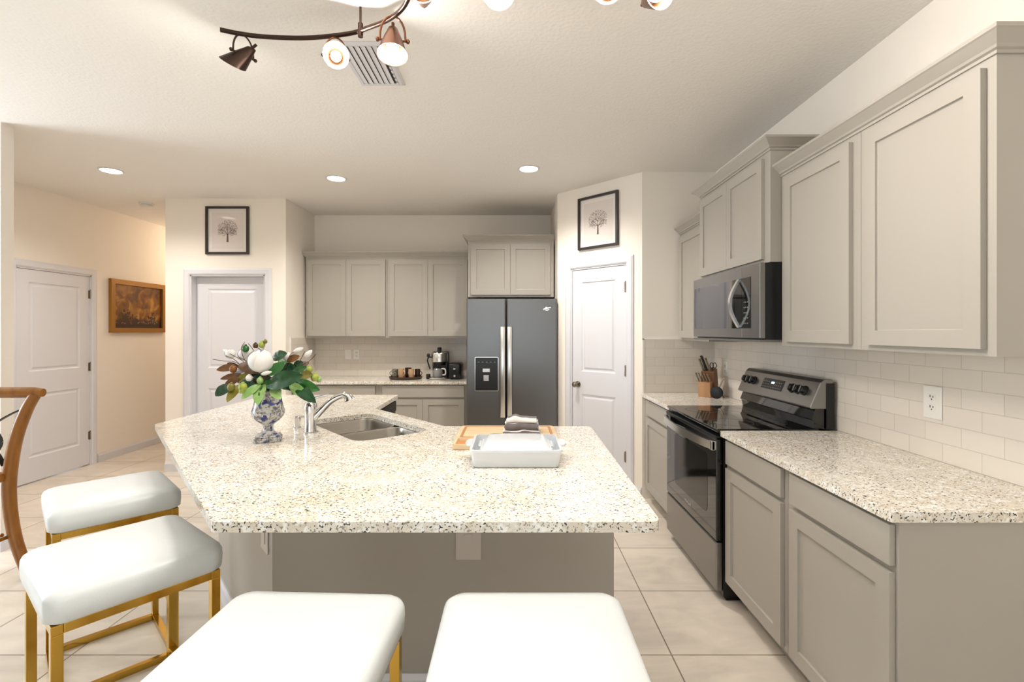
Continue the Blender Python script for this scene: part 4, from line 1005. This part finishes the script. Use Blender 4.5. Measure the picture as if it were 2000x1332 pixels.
magnolia(zp(630, 318, -0.05), 0.062)
magnolia(zp(455, 240, 0.06), 0.034)
magnolia(zp(290, 235, 0.08), 0.026)
magnolia(zp(930, 262, 0.03), 0.022)
def petals(c0, c1, r, name='magnolia_bud'):
    c0, c1 = Vector(c0), Vector(c1); b = MB(); b.tube([c0+(c1-c0)*t for t in (0, 0.15, 0.4, 0.7, 0.9, 1.0)], [r*0.35, r*0.75, r, r*0.8, r*0.4, r*0.08], 12)
    return b.build(name, PETAL, bq, smooth=70)
petals(zp(1000, 225, 0.04), zp(1115, 170, 0.04), 0.013); petals(zp(1130, 280, 0.03), zp(1215, 195, 0.03), 0.014); petals(zp(330, 250, 0.07), zp(205, 190, 0.08), 0.012)
petals(zp(640, 470, -0.08), zp(760, 440, -0.09), 0.010)
def bud(x, y, r, d, m=BUDG, ex=1.15):
    c = zp(x, y, d); b = MB(); b.sphere(tuple(c), r*PX, 12, (1, 1, ex)); b.sphere((c.x+r*PX*0.15, c.y-0.2*r*PX, c.z+r*PX*ex*0.85), r*PX*0.42, 8); return b.build('seed_pod', m, bq, smooth=60)
for x, y, r, d, m_ in ((645, 135, 36, 0.0, BUDG), (685, 100, 22, 0.0, LO), (573, 145, 30, 0.01, LB), (1180, 415, 36, -0.05, BUDG), (1150, 460, 34, -0.03, LO), (1245, 505, 44, -0.06, BUDG), (1290, 530, 30, -0.05, LP),
                       (300, 615, 42, -0.10, LO), (430, 615, 46, -0.12, BUDG), (415, 660, 26, -0.13, BUDG), (500, 512, 34, -0.08, PETAL), (460, 180, 40, 0.02, LG), (625, 540, 36, -0.08, LP), (320, 410, 40, -0.04, mat('rust_calyx', (128, 78, 28), 0.5))):
    bud(x, y, r, d, m_)
def twig(*pts, r=0.0016):
    MB().tube(spline([zp(x, y, d) for x, y, d in pts], 4), r, 6).build('twig', TWIG, bq, smooth=60)
twig((520, 420, 0), (430, 320, -0.01), (280, 235, -0.02)); twig((500, 420, 0), (340, 330, -0.01), (230, 320, 0), (90, 300, 0.01)); twig((480, 360, 0), (430, 260, 0), (415, 170, 0), (450, 110, 0)); twig((470, 330, 0.0), (440, 300, -0.03), (370, 270, -0.03))
twig((600, 300, 0.02), (540, 180, 0.02), (490, 120, 0.02)); twig((640, 200, 0.01), (600, 170, 0.01), (560, 130, 0.01)); twig((1000, 420, 0), (1080, 310, 0), (1130, 210, 0)); twig((1040, 400, 0), (1180, 320, -0.01), (1260, 240, -0.01)); twig((900, 420, 0), (960, 260, 0), (1010, 215, 0.01))
twig((660, 250, 0.01), (660, 180, 0.01), (650, 130, 0.0)); twig((240, 260, 0), (330, 300, 0), (420, 380, 0)); twig((980, 600, -0.05), (930, 590, -0.05), (1010, 650, -0.06))
for k, a in enumerate([i*0.9 for i in range(7)]):
    MB().tube([(0.02*math.cos(a), 0.02*math.sin(a), -0.09), (0.035*math.cos(a), 0.035*math.sin(a), 0.0), (0.07*math.cos(a), 0.06*math.sin(a), 0.06)], 0.0030, 6).build('stem', LG, bq, smooth=60)

# ================================================================ BACK COUNTER
ty = 5.42
tr2 = thing('round_tray', 'dark round wooden tray of mugs on the back counter', 'tray', (-1.195, ty, ZT))
MB().lathe([(0.120, 0), (0.172, 0.004), (0.180, 0.012), (0.182, 0.028), (0.176, 0.030), (0.170, 0.016), (0.03, 0.014)], n=40).build('tray_body', TRAYW, tr2, smooth=40)
def mug(label, loc, m, r=0.036, h=0.088, rz=0.0, spoon=False):
    t = thing('mug', label, 'mug', loc, rz, 'mugs on the round tray')
    MB().lathe([(r*0.86, 0), (r*0.95, 0.004), (r, h*0.5), (r*1.02, h), (r*0.92, h), (r*0.90, h*0.5), (r*0.8, 0.008)], n=22).build('cup', m, t, smooth=50)
    b = MB(); b.tube([(r*0.92+0.028*math.sin(PI*i/10), 0, h*0.20+h*0.62*i/10) for i in range(11)], 0.0045, 8); b.build('handle', m, t, smooth=60)
    return t
zt_ = ZT+0.0165
mug('grey patterned mug at the left of the round tray', (-1.312, ty-0.01, zt_), MUGG, 0.034, 0.092, PI)
mug('plain tan mug on the tray, between the patterned mug and the dark mug', (-1.232, ty-0.055, zt_), MUGT, 0.032, 0.098, -0.6)
mug('dark brown mug at the middle of the round tray', (-1.175, ty+0.035, zt_), MUGD, 0.036, 0.104, 0.5)
mug('tan mug on the round tray, right of the dark middle mug', (-1.125, ty-0.045, zt_), MUGT, 0.030, 0.094, 2.4)
mug('dark mug with its handle sticking out at the right of the tray', (-1.068, ty+0.02, zt_), MUGD, 0.030, 0.090, -0.3)
# coffee maker
cf = thing('coffee_maker', 'silver and black espresso coffee maker standing left of the toaster', 'coffee maker', (-0.835, 5.44, ZT))
MB().lathe([(0.085, 0), (0.100, 0.004), (0.102, 0.018), (0.090, 0.024)], (0, -0.03, 0), 30).build('drip_base', STEELH, cf, smooth=40)
MB().box(-0.075, 0.105, 0.05, 0.16, 0.0, 0.300, 0.012).build('rear_housing', DARKB, cf)
MB().lathe([(0.088, 0.185), (0.094, 0.190), (0.094, 0.275), (0.086, 0.290), (0.05, 0.298), (0.02, 0.300)], (0.01, 0.015, 0), 30).build('boiler_housing', STEELH, cf, smooth=40)
MB().lathe([(0.062, 0.150), (0.066, 0.155), (0.066, 0.186)], (0.01, 0.0, 0), 26).build('brew_head', BLACK, cf, smooth=40)
MB().lathe([(0.020, 0.299), (0.024, 0.304), (0.024, 0.345), (0.018, 0.350)], (0.01, 0.015, 0), 18).build('lid_knob', BLACK, cf, smooth=40)
MB().lathe([(0.050, 0.025), (0.056, 0.030), (0.058, 0.085), (0.046, 0.110), (0.040, 0.118), (0.036, 0.118), (0.052, 0.083), (0.050, 0.034)], (0.0, -0.035, 0), 26).build('carafe', mat('carafe_glass', (150, 150, 150), 0.08, 0.3), cf, smooth=50)
MB().tube(spline([(0.045, -0.05, 0.115), (0.085, -0.065, 0.108), (0.088, -0.065, 0.055), (0.055, -0.05, 0.045)], 6), 0.008, 10).build('carafe_handle', PLATE, cf, smooth=60)
b = MB(); b.tube(spline([(-0.06, -0.01, 0.235), (-0.10, -0.03, 0.240), (-0.115, -0.04, 0.205), (-0.10, -0.04, 0.155), (-0.085, -0.045, 0.110)], 6), 0.008, 8); b.sphere((-0.105, -0.035, 0.262), 0.020, 12, (1, 1, 1.2)); b.build('steam_wand', BLACK, cf, smooth=60)
MB().lathe([(0.018, 0), (0.022, 0.002), (0.024, 0.050), (0.020, 0.056)], (-0.105, -0.04, 0.0), 18).build('frothing_cup', BLACK, cf, smooth=40)
ts = thing('toaster', 'small black toaster between the coffee maker and the refrigerator', 'toaster', (-0.640, 5.46, ZT))
b = MB(); b.loops([[(x, y, z) for x, y in rrect(-0.072+i, 0.072-i, -0.13+i, 0.13-i, 0.03, 5)] for i, z in ((0.006, 0.008), (0, 0.016), (0, 0.155), (0.006, 0.172), (0.018, 0.178))]); b.build('housing', BLACK, ts, smooth=50)
MB().box(-0.014, 0.014, -0.150, -0.128, 0.110, 0.124, 0.003).build('lever', STEELH, ts)
b = MB(); b.cyl((0, -0.130, 0.040), (0, -0.142, 0.040), 0.012, 16); b.build('dial', STEELH, ts, smooth=40)
for y in (-0.035, 0.035): MB().box(-0.045+0, 0.045, y-0.009, y+0.009, 0.1775, 0.1790).build('slot', SLOT, ts)
for sx in (-0.05, 0.05): MB().box(sx-0.01, sx+0.01, -0.11, 0.11, 0, 0.009).build('foot', BLACK, ts)
# ================================================================ KNIFE BLOCK CORNER
kb_ = thing('knife_block', 'light wooden knife block with silver knife handles on the corner counter', 'knife block', (1.590, 3.965, ZT), math.radians(-38))
def rotX(p, a): return p
# front low steak-knife tier, slanted rear body
b = MB(); b.loops([[(x, y, z) for y, z in [(-0.085, 0), (-0.020, 0), (-0.030, 0.125), (-0.100, 0.118)]] for x in (-0.052, 0.045)]); b.build('front_tier', BLOCK, kb_, bevel=0.002)
b = MB(); b.loops([[(x, y, z) for y, z in [(-0.0195, 0.0), (0.075, 0.0), (0.10, 0.02), (0.045, 0.225), (-0.045, 0.200)]] for x in (-0.045, 0.058)]); b.build('rear_body', BLOCKD, kb_, bevel=0.002)
ax = Vector((-0.30, -0.30, 1)).normalized()
for i in range(5):
    x = -0.050+0.022*i; p = Vector((x, -0.066, 0.119)); q = MB(); q.tube([p, p+ax*0.02, p+ax*0.055, p+ax*0.080], [0.0055, 0.0068, 0.006, 0.0072], 8); q.build('steak_knife_handle', NICKEL, kb_, smooth=60)
ax = Vector((-0.28, -0.22, 1)).normalized()
for i, (x, y, L) in enumerate(((-0.030, -0.020, 0.105), (-0.005, -0.015, 0.125), (0.018, -0.018, 0.095), (-0.020, 0.020, 0.130), (0.008, 0.022, 0.110))):
    p = Vector((x, y, 0.206)); q = MB(); q.tube([p, p+ax*0.03, p+ax*L*0.75, p+ax*L], [0.008, 0.0095, 0.008, 0.0105], 10); q.build('knife_handle', BLACK if i % 2 else NICKEL, kb_, smooth=60)
q = MB()
for s in (-1, 1):
    c = Vector((0.040+s*0.012, 0.0, 0.252)); q.tube([(c.x+0.013*math.cos(a)+0.0, c.y, c.z+0.022*math.sin(a)) for a in [2*PI*k/14 for k in range(15)]], 0.0035, 6)
q.tube([(0.036, 0, 0.205), (0.036, 0, 0.235)], 0.005, 6); q.build('scissors_handle', BLACK, kb_, smooth=60)
dk = thing('round_black_lid', 'round black disc standing on edge against the knife block', 'lid', (1.600, 3.820, ZT), math.radians(-18))
rings = [[(r*math.cos(2*PI*k/28), y, 0.047+r*math.sin(2*PI*k/28)) for k in range(28)] for r, y in ((0.040, 0.0), (0.047, 0.002), (0.047, 0.020), (0.040, 0.024))]
MB().loops(rings).build('disc', BLACK, dk, smooth=40); MB().lathe([(0.011, 0.0), (0.013, 0.004), (0.011, 0.008)], n=14).build('foot', BLACK, dk)
ut = thing('utensil', 'small pale utensil leaning beside the knife block toward the wall', 'utensil', (1.655, 3.86, ZT))
q = MB(); q.tube([(0.010, -0.02, 0.004), (-0.022, 0.0, 0.075), (-0.03, 0.01, 0.10)], 0.0045, 8); q.build('handle', BLOCKD, ut, smooth=60)
q = MB(); q.tube([(-0.012, 0.01, 0.085), (0.020, 0.015, 0.150)], 0.005, 8); q.build('blade', NICKEL, ut, smooth=60)
